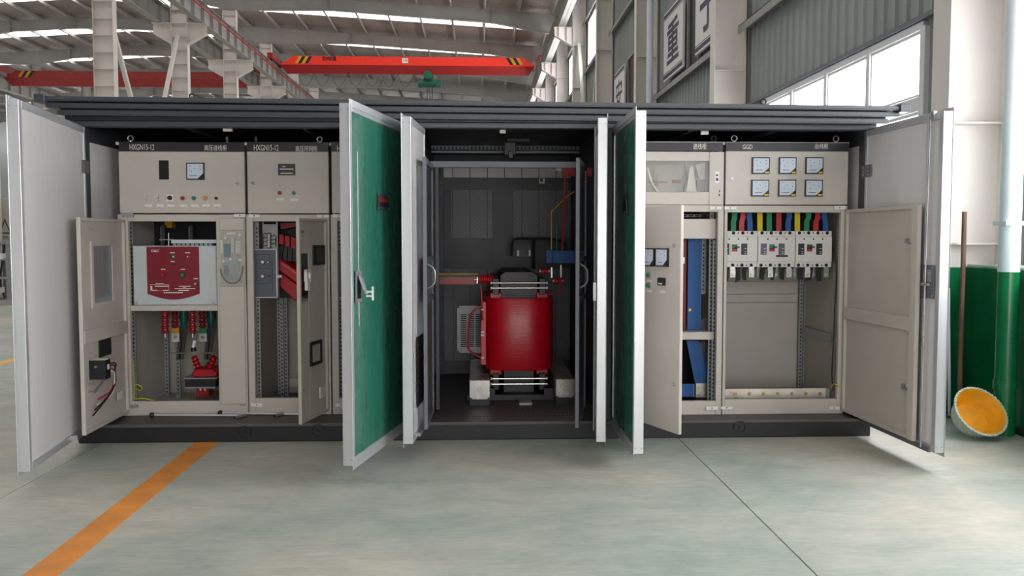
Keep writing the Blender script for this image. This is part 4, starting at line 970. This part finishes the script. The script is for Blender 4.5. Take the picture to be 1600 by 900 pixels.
o.m('panelgrey').pbox(FL, 1094, 280, 1107, 300, -.12, -.09).m('darkred').pbox(FL, 1020, 281, 1048, 283.5, -.14, -.12).pbox(FL, 1058, 279, 1070, 284, -.14, -.12).m('white').tube([PY(1011, 262, YL+.08), PY(1016, 280, YL+.08), PY(1022, 292, YL+.08), PY(1028, 300, YL+.08)], .008, 8, 1)
o.m('rubber').tube([PY(1021, 284, YL+.1), PY(1020, 289, YL+.1), PY(1028, 289, YL+.1)], .004, 6, 1).tube([PY(1070, 257, YL+.1), PY(1073, 275, YL+.1), PY(1068, 300, YL+.1)], .004, 6, 1).m('beige_in').pbox(FL, 1028, 257, 1029, 300, -.14, -.13).pbox(FL, 1034, 270, 1035, 300, -.14, -.13)
o.build('wiring', lv1)
r2 = FLU.rect(1117.5, 268, 1123.5, 286); B('white').fbox(FLU, r2, 0, .002).m('black').box(r2[0]+.006, r2[1]-.008, .002, .0025, r2[2]+.05, r2[3]-.02, FLU).box(r2[0]+.006, r2[1]-.006, .002, .0025, r2[2]+.015, r2[2]+.035, FLU).build('slot_label', u)
B('black').pbox(FLU, 1123.5, 297, 1125, 300.5, 0, .002).pbox(FLU, 1123, 303, 1125, 306.5, 0, .002).build('print_mark', u)
hingeplate(lv1, FLU, (1109, 323, 1127, 327)); hingeplate(lv1, FLU, (1103, 635, 1121, 640))
q = PY(1115, 221, YL+.06); ring(lv1, q.x, YL+.06, zlt, .018, m='black')
FI = CF(YL+.06)
B('beige').pbox(FI, 1012, 342, 1119, 373, -.01, 0).build('inner_cover', lv1, bev=.002)
o = B('galv').pbox(CF(YL+.3), 1012, 335, 1112, 339, -.02, 0).m('void')
for k in range(5): o.pbox(CF(YL+.3), 1066+k*10, 336, 1073+k*10, 338.3, 0, .001)
o.build('top_rail', lv1)
a = FI.rect(1012, 519, 1115.5, 531); B('beige').box(a[0], a[1], YL+.06, YL+.5, a[2], a[3]).build('shelf', lv1, bev=.003)
perf_post(lv1, PY(1099, 420, YL+.25).x, YL+.25, FL.hit(1099, 463)[1], PY(1099, 373, YL+.25).z, .045)
B('galv').pbox(CF(YL+.28), 1103, 440, 1117, 451, -.02, 0).build('bracket', lv1)
B('galv').prism([CF(YL+.35).hit(*p) for p in ((1095, 500), (1106, 494), (1107, 517), (1095, 517))], -.01, 0, CF(YL+.35)).prism([CF(YL+.35).hit(*p) for p in ((1092, 535), (1106, 533), (1106, 560), (1100, 566))], -.01, 0, CF(YL+.35)).build('gusset', lv1)
perf_post(lv1, PY(1115.5, 500, YL+.07).x, YL+.07, DK, PY(1115, 376, YL+.07).z, .026)
# busbars of the incoming cabinet
t = thing('busbar', PY(1085, 520, YL+.2), 'wide blue vertical busbar in the low-voltage incoming cabinet', 'busbar')
Fb = CF(YL+.2); c = Fb.rect(1074.5, 374, 1096, 519); B('blue').box(c[0], c[1], -.012, 0, a[3]+.001, c[3]+.1, Fb).build('bar', t, bev=.002)
uu, zz = Fb.hit(1077.5, 484); B('brass').lathe(Fb.p(uu, 0, zz), Fb.N, [(0, .013), (.012, .011)], 6).build('bolt', t)
t = thing('busbar', PY(1095, 620, YL+.2), 'bent blue busbar bolted to a silver joint plate below the shelf', 'busbar')
B('blue').prism([Fb.hit(*p) for p in ((1072.5, 532), (1092, 532), (1105.5, 578), (1105.5, 599), (1086, 599), (1084, 590))], -.012, 0, Fb).build('bar', t, bev=.002)
j = B('steel').pbox(Fb, 1086.5, 598.5, 1105.5, 621, 0, .008).build('joint_plate', t, bev=.002)
for px in (1091, 1101):
    for py in (606, 616.5): uu, zz = Fb.hit(px, py); B('brass').lathe(Fb.p(uu, .008, zz), Fb.N, [(0, .012), (.01, .011)], 6).build('bolt', j)
tag(B('blue').pbox(Fb, 1012, 600, 1083.5, 620.5, -.012, 0).m('labelw').pbox(Fb, 1083.5, 600, 1085, 620.5, -.012, .001).build('busbar', bev=.002), 'short blue horizontal busbar beside the silver joint plate', 'busbar')
rb = CF(YL+.24).rect(1067, 374, 1072.5, 518)
tag(B('darkred').box(rb[0], rb[1], -.01, 0, a[3]-.001, rb[3], CF(YL+.24)).build('busbar', bev=.001), 'thin dark red vertical busbar behind the wide blue one', 'busbar')
tag(B('labelw').pbox(CF(YL+.15), 1060, 402, 1070, 412, -.01, 0).build('paper_label'), 'small white label beside the dark red busbar', 'label')
# half-open lower door of the incoming cabinet
F3 = DF((xa+.015, YL-.012), (PY(1062, 500, 5.47).x, 5.47)); L = F3.L; z0, z1 = .145, 1.62
d3 = B('beige').box(0, L, -.004, 0, z0, z1, F3).box(0, .02, -.024, -.004, z0, z1, F3).box(L-.02, L, -.024, -.004, z0, z1, F3).box(.02, L-.02, -.024, -.004, z0, z0+.02, F3).box(.02, L-.02, -.024, -.004, z1-.02, z1, F3).build('lower_door', lv1, bev=.002)
meter(d3, F3, (1007.5, 388, 1024, 416), False); meter(d3, F3, (1027, 388, 1045.5, 416.5), False)
for px, py, m_ in ((1014.5, 429.5, 'bgreen'), (1014.5, 445.8, 'bgreen')): button(d3, F3, px, py, .016, m_)
tagplate(d3, F3, 1014.5, 438.6, 8, 3.2); tagplate(d3, F3, 1014.5, 454.8, 8, 3.2); tagplate(d3, F3, 1035.5, 456, 8, 3.5)
B('black').pbox(F3, 1031, 434, 1040, 446, 0, .02).m('labelw').pbox(F3, 1032.5, 442, 1038.5, 444, .02, .021).build('digital_controller', d3)
for py in (384, 600): uu, zz = F3.hit(1053.5, py); B('steel').lathe(F3.p(uu, 0, zz), F3.N, [(0, .013), (.008, .011)], 12).build('lock', d3)
# --- outgoing
xa2, xb2 = FL.hit(1131, 440)[0], FL.hit(1322, 440)[0]
lv2 = thing('low_voltage_cabinet', ((xa2+xb2)/2, YL+.4, DK), 'beige low-voltage outgoing cabinet lettered GGD 出线柜 with six meters and open door', 'cabinet')
op = FL.rect(1134.5, 332, 1311, 624)
shell(lv2, FL, YL, xa2, xb2, DK, zlt, .8, op, front_posts=False)
header(lv2, FL, (1131, 223, 1326, 236.5), (('GGD', (1160, 226, 1175.5, 233)), ('出线柜', (1273, 224.5, 1293.5, 232.5))))
u = B('beige').pbox(FL, 1133, 236.5, 1324, 320, -.02, .012).build('upper_door', lv2, bev=.004)
for r in ((1174.5, 246, 1202, 272), (1216.5, 246, 1243.5, 272), (1258, 246, 1285.5, 272), (1173.5, 281, 1201, 307), (1215.5, 281, 1243, 307), (1257, 281, 1284.5, 307)): meter(u, FLU, r)
lock(u, FLU, 1173-30+.5, 278)
hingeplate(lv2, FLU, (1131.5, 323, 1150, 327)); hingeplate(lv2, FLU, (1303, 322, 1320, 327)); hingeplate(lv2, FLU, (1125+1, 635, 1144, 639)); hingeplate(lv2, FLU, (1295, 635, 1311, 639.5))
for px in (1147, 1306): q = PY(px, 221, YL+.06); ring(lv2, q.x, YL+.06, zlt, .02)
# back panels
Fq = CF(YL+.77)
B('beige').pbox(Fq, 1120, 440, 1252, 459, -.01, 0).build('back_cover', lv2, bev=.002); B('beige').pbox(Fq, 1120, 459.5, 1252, 472, -.01, .004).build('back_cover', lv2, bev=.002); B('beige').pbox(Fq, 1120, 473, 1252, 606, -.01, 0).build('back_cover', lv2, bev=.002)
perf_post(lv2, PY(1259, 520, YL+.7).x, YL+.7, PY(1258, 606, YL+.7).z, PY(1259, 440, YL+.7).z, .035)
perf_post(lv2, PY(1282, 500, YL+.5).x, YL+.5, PY(1280, 567, YL+.5).z, PY(1283, 440, YL+.5).z, .045)
q0, q1 = PY(1258, 515, YL+.68), PY(1303, 527, YL+.15); q0.x = q1.x = xb2-.046; q1.z = q0.z
b = B('galv').bar(q0, q1, .03, .05).build('side_rail', lv2)
perf_post(lv2, PY(1308, 480, YL+.06).x, YL+.06, DK, PY(1308, 335, YL+.06).z, .02)
for py in (364.5, 413):
    r = CF(YL+.219).rect(1200, py-2.5, 1290, py+2.5); B('galv').box(xa2+.03, xb2-.03, YL+.219, YL+.239, r[2], r[3]).build('mounting_rail', lv2)
B('rubber').tube([PY(px, py, YL+.06) for px, py in ((1305, 336), (1306, 400), (1307, 440), (1304, 480), (1303, 530), (1299, 585), (1302, 610))], .005, 8, 2).build('cable', lv2)
B('ygwire').tube([PY(1298, 606, YL+.05), PY(1303, 598, YL+.02), PY(1309, 603, YL-.0), PY(1317, 606, YL-.03), PY(1319, 615, YL-.03)], .004, 8, 2).build('earth_wire', lv2)
# open lower door of the outgoing cabinet
F4 = DF((FL.hit(1316, 480)[0], YL-.012), (2.693, 5.215)); L = F4.L; z0, z1 = .15, 1.615
d4 = B('beige').box(0, L, -.022, -.018, z0, z1, F4).box(0, .025, -.022, 0, z0, z1, F4).box(L-.07, L, -.022, .006, z0, z1, F4).box(.025, L-.07, -.022, 0, z0, z0+.02, F4).box(.025, L-.07, -.022, 0, z1-.025, z1, F4).build('lower_door', lv2, bev=.003)
_, _, a, c = F4.rect(1316, 480, 1330, 498); B('beige').box(.02, L-.07, -.018, .006, a, a+.085, F4).build('stiffener_rail', d4, bev=.003)
for px, py in ((1420, 380), (1414, 608)): uu, zz = F4.hit(px, py); B('steel').box(uu-.03, uu+.01, -.018, .008, zz-.004, zz+.004, F4).box(uu-.035, uu-.028, -.018, .008, zz-.004, zz+.03, F4).build('latch', d4)
# earth bar with bolts
Fe = CF(YL+.12)
t = thing('copper_bar', PY(1213, 622, YL+.12), 'long tinned copper bar with seven bolts low in the outgoing cabinet', 'busbar')
B('copper').pbox(Fe, 1131, 607, 1293, 622.5, -.008, 0).build('bar', t, bev=.002)
for k in range(7): uu, zz = Fe.hit(1149+k*22, 615); B('brass').lathe(Fe.p(uu, 0, zz), Fe.N, [(0, .013), (.004, .013), (.004, .008), (.014, .008)], 12).build('bolt', t)
B('galv').pbox(Fe, 1290, 607, 1296, 623, -.03, .002).build('bracket', t)
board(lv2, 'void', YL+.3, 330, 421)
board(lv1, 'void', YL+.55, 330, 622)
# moulded-case breakers
yk = YL+.1; Fk = CF(yk)
def breaker(xl, xr, k, lab):
    a = Fk.rect(xl, 361, xr, 417.5); u0, u1, z0, z1 = a; H = z1-z0
    t = thing('circuit_breaker', ((u0+u1)/2, yk, z0), lab, 'circuit breaker', 'moulded-case breakers')
    B('mcbgrey').box(u0+.001, u1-.001, -.12, -.012, z0, z1, Fk).build('housing', t, bev=.003)
    cv = B('mcbgrey').box(u0+.003, u1-.003, -.012, 0, z0+H*.15, z1-H*.15, Fk).build('cover', t, bev=.002)
    def pr(r, m, n1, nm, par=t): return B(m).pbox(Fk, *r, 0, n1).build(nm, par)
    return t, cv, a
def bscrew(t, px, py, r, nm='terminal_hole'):
    uu, zz = Fk.hit(px, py); B('void').lathe(Fk.p(uu, -.0125, zz), Fk.N, [(0, r), (.0015, r)], 14).build(nm, t)
bt = [breaker(1133.5, 1184, 0, 'moulded-case breaker with green and red toggle, first from the cabinet mullion'), breaker(1184, 1243, 1, 'moulded-case breaker with a dark label strip under its toggle'), breaker(1243, 1300.5, 2, 'moulded-case breaker with red toggle nearest the open door hinge')]
top = [(1147, 0), (1161.5, 0), (1176, 0), (1191.5, 1), (1206, 1), (1220.5, 1), (1235, 1), (1250, 2), (1264.5, 2), (1279, 2), (1293.5, 2)]
for px, k in top:
    bscrew(bt[k][0], px, 364, .0125); bscrew(bt[k][0], px-1.5, 414.3, .0125)
    if px+7 < 1297 and px not in (1176, 1235): bscrew(bt[k][0], px+7.2, 364, .005, 'small_hole'); bscrew(bt[k][0], px+5.8, 414.3, .005, 'small_hole')
for (k, dx, top_) in ((0, 1126.8, 'bgreen'), (1, 1185.3, 'bgreen'), (2, 1244, 'darkgrey')):
    t, cv, a = bt[k]
    for r0 in ((1, 380.5, 10.5, 398), (29, 380.5, 38.5, 398)):
        x_ = max(dx+r0[0]+2.5, Fk and 1134); o = B('panelgrey' if k == 1 else 'black').pbox(Fk, max(dx+r0[0]+2.2, 1134.3), r0[1], dx+r0[2]+2.2, r0[3], 0, .001).m('labelw')
        for py in (388, 393, 395.5): o.pbox(Fk, dx+r0[2]-2, py, dx+r0[2]+.5, py+.9, .001, .0014)
        o.build('spec_label', cv)
    B('mcbgrey').pbox(Fk, dx+15, 380, dx+27.5, 399, 0, .004).m('void').pbox(Fk, dx+16.5, 382, dx+25, 393, .004, .0045).build('toggle_surround', cv)
    B(top_).pbox(Fk, dx+17, 382.5, dx+24.5, 388, .004, .008).m('darkgrey').pbox(Fk, dx+22, 385, dx+27, 387.5, .006, .03).m('red').pbox(Fk, dx+17, 389, dx+24.5, 393, .004, .008).build('toggle', cv)
    for px in (12.5, 27, 41.5): uu, zz = Fk.hit(dx+px+(k == 1)*2, 373.5); B('void').lathe(Fk.p(uu, 0, zz), Fk.N, [(0, .006), (.0008, .006)], 10).build('small_hole', cv)
    B('yellow').pbox(Fk, dx+38.5, 369.5, dx+42, 371, 0, .001).build('yellow_sticker', cv)
B('black').pbox(Fk, 1212.5, 398.5, 1231, 401.5, 0, .001).build('label_strip', bt[1][1])
# colour-coded droppers feeding the breakers
cols = [('bgreen', 'green', 1146), ('red', 'red', 1159), ('blue', 'blue', 1172), ('yellow', 'yellow', 1187.5), ('bgreen', 'green', 1202), ('red', 'red', 1217), ('blue', 'blue', 1231.5), ('yellow', 'yellow', 1246), ('bgreen', 'green', 1260.5), ('red', 'red', 1275), ('blue', 'blue', 1290)]
nxt = {0: 'beside the cabinet mullion', 1: 'in the middle set', 2: 'in the set by the door hinge'}
for i, (m_, nm, px) in enumerate(cols):
    y_ = yk+.035; F_ = CF(y_); sset = 0 if i < 3 else (1 if i < 7 else 2)
    b = B(m_)
    off = {0: 2, 1: 2, 2: -1, 6: 2, 8: 3, 9: 3, 10: -2}.get(i, 0)
    b.prism([F_.hit(*p) for p in ((px-4+off, 328), (px+4+off, 328), (px+4+off, 341), (px+4, 346), (px+4, 362.5), (px-4, 362.5), (px-4, 346), (px-4+off, 341))], -.008, 0, F_)
    tag(b.build('busbar_dropper', smooth=False), '%s painted busbar dropper above the breakers, %s' % (nm, nxt[sset]), 'busbar', 'colour-coded droppers')
    uu, zz = F_.hit(px, 360.5)
# supply busbars above (dark, behind)
# outgoing terminals and black phase barriers
for px, wd, kk in ((1145, 8.5, 1), (1159.5, 5, 0), (1174.5, 8.5, 1), (1186, 7, 0), (1204, 8.5, 1), (1214, 7, 0), (1233, 8.5, 1), (1243, 7, 0), (1262, 8.5, 1), (1272, 7, 0), (1291, 8, 0)):
    y_ = yk+(.0 if kk else .06); F_ = CF(y_); a = F_.rect(px-wd/2, 421 if kk else 418, px+wd/2, 433.5)
    t = thing('terminal_lug', ((a[0]+a[1])/2, y_, a[2]), 'bare metal outgoing terminal lug %s the breakers' % ('standing out below' if kk else 'set back below'), 'terminal', 'outgoing terminals front' if kk else 'outgoing terminals rear')
    zh = bt[0][2][2]+.004
    if kk: B('stain').box(a[0], a[1], -.006, 0, a[2], a[3], F_).box(a[0], a[1], -.015, -.006, a[2], zh, F_).build('lug', t, bev=.001)
    else: B('galv').box(a[0], a[1], -.006, 0, a[2], zh, F_).build('lug', t, bev=.001)
    B('steel').lathe(F_.p((a[0]+a[1])/2, 0, a[2]+.02), F_.N, [(0, .012), (.004, .012), (.004, .008), (.014, .008)], 10).build('bolt', t)
for pts in (((1134, 416.5), (1139, 416.5), (1138, 439), (1134, 439)), ((1151, 416.5), (1156, 416.5), (1157, 437), (1149, 442)), ((1160.5, 416.5), (1166, 416.5), (1166, 438), (1160, 437)), ((1190, 416.5), (1197, 416.5), (1193, 438), (1187, 436)), ((1206, 416.5), (1212.5, 416.5), (1209, 438), (1204, 437)), ((1219, 416.5), (1226, 416.5), (1225, 438), (1218, 436)), ((1247, 416.5), (1254, 416.5), (1254.5, 438), (1247, 436)), ((1263, 416.5), (1271, 416.5), (1268, 438), (1259, 437)), ((1276, 416.5), (1284, 416.5), (1283, 439), (1276, 439))):
    F_ = CF(yk+.02); tag(B('void').prism([F_.hit(*p) for p in pts], -.005, 0, F_).build('phase_barrier'), 'thin black phase barrier hanging between the breaker terminals', 'barrier', 'phase barriers')
# ================================================================== THE TRANSFORMER
yc0 = 6.98; XT = .325
tr = thing('power_transformer', (XT, 7.4, DK), 'dry-type power transformer with a big dark red resin coil in the middle bay', 'transformer')
zc0, zc1 = PY(810, 580, 6.75).z, PY(810, 467, 6.75).z
def coil(yc, hw, hd):
    b = B('coilred'); n = 48; pts = []
    for k in range(n):
        an = 2*math.pi*k/n; c, s = math.cos(an), math.sin(an); e = 2/2.7
        pts.append((XT+hw*math.copysign(abs(c)**e, c), yc+hd*math.copysign(abs(s)**e, s)))
    prof = [(zc0, .97), (zc0+.012, 1), (zc1-.012, 1), (zc1, .97), (zc1, .62), (zc1-.06, .6)]
    vs = [(XT+(x-XT)*k, yc+(y-yc)*k, z) for z, k in prof for x, y in pts]
    fs = [(i*n+k, i*n+(k+1) % n, (i+1)*n+(k+1) % n, (i+1)*n+k) for i in range(len(prof)-1) for k in range(n)]+[tuple(range(n))[::-1]]
    b.add(vs, fs); return b.build('coil', tr)
for k in range(3): coil(yc0+k*.45, .276, .215)
hvb = B('coilred')   # side terminal boards
for k in range(3): hvb.box(XT-.305, XT-.26, yc0-.1+k*.45, yc0+.1+k*.45, zc0+.03, zc1-.03)
hvb.build('terminal_board', tr, bev=.006)
yt0, yt1 = yc0-.1, yc0+1.02
ztop_ = PY(810, 427, 6.85).z
B('black').prism([(XT-.15, zc1-.1), (XT+.15, zc1-.1), (XT+.15, ztop_-.02), (XT+.11, ztop_+.01), (XT-.11, ztop_+.01), (XT-.15, ztop_-.02)], -(yt1), -(yt0+.02), CF(0)).build('core_yoke', tr, bev=.004)
B('black').box(XT-.12, XT+.12, yt0+.03, yt1-.03, DK+.05, zc0+.05).build('core_base', tr)
for y_ in (yc0, yc0+.45, yc0+.9): B('black').box(XT-.1, XT+.1, y_-.1, y_+.1, zc0, zc1+.02).build('core_limb', tr)
zr0, zr1 = PY(810, 442.5, 6.82).z, PY(810, 450.5, 6.82).z
zq0, zq1 = PY(810, 592.5, 6.82).z, PY(810, 601, 6.82).z
for s in (-1, 1):
    x_ = XT+s*.185
    for za, zb2 in ((zr1-.05, zr0+.035), (zq1-.05, zq0+.04)):
        B('black').box(x_-.026, x_+.026, yt0-.02, yt1, za, zb2).build('clamp_channel', tr, bev=.004)
    for yk_ in (yc0, yc0+.45, yc0+.9):
        B('red').box(x_-.05, x_+.05, yk_-.09, yk_+.09, zc1-.02, zc1+.045).build('spacer_block', tr, bev=.01)
        B('red').box(x_-.05, x_+.05, yk_-.09, yk_+.09, zc0-.055, zc0+.01).build('spacer_block', tr, bev=.01)
for z in (zr0, zr1, zq0, zq1):
    o = B('stain').cyl((XT-.225, yt0-.03, z), (XT+.225, yt0-.03, z), .007, 10)
    for s in (-1, 1): o.m('labelw').lathe((XT+s*.215, yt0-.03, z), (s, 0, 0), [(0, .012), (.012, .012)], 6)
    o.build('tie_rod', tr)
# base frame with wheels
for s in (-1, 1): B('black').box(XT+s*.23-.035, XT+s*.23+.035, yt0-.1, yt1+.1, DK+.035, DK+.1).build('base_channel', tr)
B('black').box(XT-.42, XT+.42, yt0-.08, yt0+.0, DK+.0, DK+.05).build('front_beam', tr, bev=.004)
B('galv').box(.312, .415, 6.6, yt0-.075, DK, DK+.022).build('tow_eye', tr, bev=.004)
# cross-flow fan ducts along both sides
for nm, r, m_ in (('l', (733, 593.5, 766, 625), 0), ('r', (868, 592, 899, 622), 1)):
    F_ = CF(6.6); a = F_.rect(*r)
    d = B('stain').box(a[0], a[1], 6.6, 7.75, a[2], a[3]).build('fan_duct', tr, bev=.006)
    for px in (.08, .92): uu = a[0]+(a[1]-a[0])*px; B('black').lathe(F_.p(uu, 0, a[2]+.012), F_.N, [(0, .009), (.012, .009)], 10).build('bolt', d)
    B('stain').lathe(F_.p((a[0]+a[1])/2, 0, (a[2]+a[3])/2), F_.N, [(0, .018), (.003, .017), (.003, .012), (.001, .011)], 18).build('cap', d)
    B('black').box(a[0]+.005, a[1]-.005, 6.61, 7.7, DK, a[2]).build('duct_foot', d)
# high-voltage links
def P7(px, py): return PY(px, py, 6.86)
b = B('red')
q = P7(772, 437); prof = []
for k in range(7): prof += [(k*.0175, .031), (k*.0175+.006, .036), (k*.0175+.011, .036), (k*.0175+.016, .03)]
b.lathe((q.x, 6.9, q.z), (-1, 0, 0), prof, 18); b.build('link_insulator', tr)
o = B('stain').cyl((q.x-.125, 6.9, q.z), (q.x-.155, 6.9, q.z), .01).box(q.x-.137, q.x-.13, 6.86, 6.9, q.z-.03, q.z+.02).build('link_bolt', tr)
B('darkred').tube([P7(751, 447), P7(753, 470), P7(754, 500)], .008, 10, 1).build('link_cable', tr)
B('darkred').tube([P7(752, 478), P7(737, 488), P7(733, 500), P7(731, 530), P7(731, 545), P7(740, 553), P7(752, 559)], .0095, 10, 1).build('link_cable', tr)
for py in (484, 519, 524, 559): qq = P7(752.5, py); B('labelw').lathe((qq.x+.02, 6.86, qq.z), (-1, 0, 0), [(0, .01), (.025, .008)], 8).build('terminal_bolt', tr)
B('darkred').tube([PY(878, 440, 6.9), PY(877, 454, 6.9), PY(868, 457, 6.9), PY(852, 462, 6.9)], .008, 10, 1).build('link_cable', tr)
for px, py, l_ in ((845, 424, .06), (866, 439, .06)):
    q = PY(px, py, 6.95); B('red').lathe(q, (1, 0, 0), [(0, .02), (.01, .025), (.03, .025), (.04, .02), (l_, .022)], 14).m('labelw').lathe(q, (-1, 0, 0), [(0, .008), (.012, .008)], 8).lathe(q+Vector((l_, 0, 0)), (1, 0, 0), [(0, .008), (.015, .008)], 8).build('support_insulator', tr)
for px, y0_, y1_ in ((862, 418, 434), (876.5, 414, 433)): B('stain').pbox(CF(6.93), px-1.2, y0_, px+1.2, y1_, -.04, 0).build('flat_strap', tr)
# incoming busbars from the HV side
for m_, nm, r, y_ in (('darkred', 'red', (680, 432.5, 744, 444.5), 6.9), ('bgreen', 'green', (680, 429.5, 747, 432.3), 7.25), ('amber', 'amber', (680, 427, 747, 429.6), 7.5)):
    a = CF(y_).rect(*r); tag(B(m_).box(-.415, a[1], y_, y_+.008, a[2], a[3]).build('busbar', bev=.001), '%s painted busbar running from the bay partition to the transformer' % nm, 'busbar')
# low-voltage busbars on the other side
xr_ = .872
a = CF(6.92).rect(863, 391.5, 902.5, 411.5); t = thing('busbar', ((a[0]+xr_)/2, 6.92, a[2]), 'broad blue busbar jutting from the partition above the transformer', 'busbar')
B('blue').box(a[0], xr_, 6.92, 7.0, a[2], a[3]).build('bar', t, bev=.002); B('blue').pbox(CF(6.98), 854, 391, 864, 411, -.02, 0).build('end_plate', t)
a = CF(6.62).rect(878, 261, 903, 275.5); t = thing('busbar', ((a[0]+xr_)/2, 6.62, a[2]), 'red busbar block high on the partition with a long red drop bar', 'busbar')
B('red').box(a[0], xr_, 6.62, 6.63, a[2], a[3]).build('block', t, bev=.002); q1, q0 = PY(878.5, 275, 6.66), PY(878, 391, 6.92); B('red').bar((q0.x, 6.66, q1.z+.05), (q0.x, 6.9, q0.z), .014, .01, (0, 1, 0)).build('drop_bar', t)
B('labelw').pbox(CF(6.61), 869, 263, 877, 267, -.02, 0).build('end_clip', t)
t = thing('busbar', PY(861, 390, 6.98), 'thin amber drop bar with a cranked upper end', 'busbar')
B('amber').tube([PY(861.5, 391, 6.98), PY(861.5, 331, 6.98), PY(885, 308, 6.98), PY(897, 299, 6.98)], .006, 6).build('bar', t)
t = thing('busbar', PY(869, 390, 7.03), 'thin green drop bar behind the amber one', 'busbar')
B('bgreen').tube([PY(870, 391, 7.03), PY(870, 325, 7.03), PY(886, 308, 7.03), PY(887, 280, 7.03)], .006, 6).build('bar', t)
tag(B('rubber').tube([PY(799, 400, 7.9), PY(800, 378, 7.9), PY(805, 372, 7.9), PY(830, 373, 7.9), PY(860, 373, 7.9), PY(878, 376, 7.9), PY(884, 384, 7.9)], .012, 8, 2).tube([PY(834, 372, 7.95), PY(834, 420, 7.95)], .014, 8).build('cable'), 'black cable looping across the rear mesh panels', 'cable')
tag(B('black').pbox(CF(8.15), 806, 389, 831, 402, -.0, .05).m('galv').pbox(CF(8.09), 808, 391, 811, 400, 0, .01).pbox(CF(8.09), 826, 391, 829, 400, 0, .01).build('terminal_box'), 'small black terminal box on the rear door frame', 'box')
tag(B('labelw').pbox(CF(8.15), 842, 279, 851, 287, 0, .02).m('black').pbox(CF(8.13), 844, 279, 848, 284, 0, .003).build('door_switch'), 'small white door switch on the rear frame', 'switch')
# perforated ventilation box behind the coil
Fv = CF(8.0); a = Fv.rect(714, 478, 756, 552)
t = thing('ventilation_box', ((a[0]+a[1])/2, 8.05, a[2]), 'stainless ventilation box with rows of slots behind the coil', 'vent box')
B('galv').box(a[0], a[1], -.14, 0, a[2], a[3], Fv).build('housing', t, bev=.02, seg=2)
o = B('void')
for i in range(3):
    for j in range(18):
        x_ = 720+i*11.5; y_ = 491+j*2.9; o.pbox(Fv, x_, y_, x_+9, y_+1.5, 0, .001)
o.build('slots', t)
# ================================================================== machinery far to the left
q = PZ(4, 470, 0)
t = thing('machine_stand', (-11.2, 19.15, 0), 'cluttered grey machine stand on the floor beyond the open door', 'machine')
B('steelpaint').box(-11.9, -10.0, 18.95, 19.95, 0, .1).build('plinth', t)
for x in (-11.8, -11.2, -10.6, -10.1):
    for y in (19.05, 19.85): B('galv').box(x-.03, x+.03, y-.03, y+.03, .1, 1.4).build('leg', t)
for z in (.55, .95, 1.3): B('galv').box(-11.85, -10.05, 19.03, 19.87, z, z+.05).build('shelf_plate', t)
o = B('darkgrey')
for i in range(14): x = -11.8+i*.125; o.tube([(x, 19.25, .12), (x+.1*math.sin(i), 19.15, .5), (x-.08, 19.35, .9), (x+.05, 19.25, 1.35)], .025, 6, 1)
o.build('hoses', t)
B('red').cyl((-10.45, 19.10, .45), (-10.45, 19.10, .75), .11, 16).build('red_cylinder', t)
for i, z in enumerate((.25, .98)): B('white').box(-10.55+.1*i, -10.3+.1*i, 19.00, 19.25, z, z+.12).build('white_cap', t)
t = thing('control_cabinet', (-11.0, 20.6, 0), 'beige control cabinet with a warning triangle behind the machine stand', 'cabinet')
B('beige').box(-11.9, -10.15, 20.5, 21.1, 0, 2.35).build('body', t, bev=.01)
Ft = CF(20.5); c = Ft.hit(8, 355)
B('darkgrey').prism([(c[0]-.14, c[1]-.15), (c[0]+.14, c[1]-.15), (c[0], c[1]+.2)], 0, .004, Ft).m('beige').prism([(c[0]-.1, c[1]-.12), (c[0]+.1, c[1]-.12), (c[0], c[1]+.13)], .004, .006, Ft).build('warning_triangle', t)
B('galv').pbox(Ft, 3, 369, 15, 372, 0, .03).build('handle', t)
B('white').pbox(CF(20.6), 0, 316, 6, 327, -.1, 0).build('beacon_box', t)
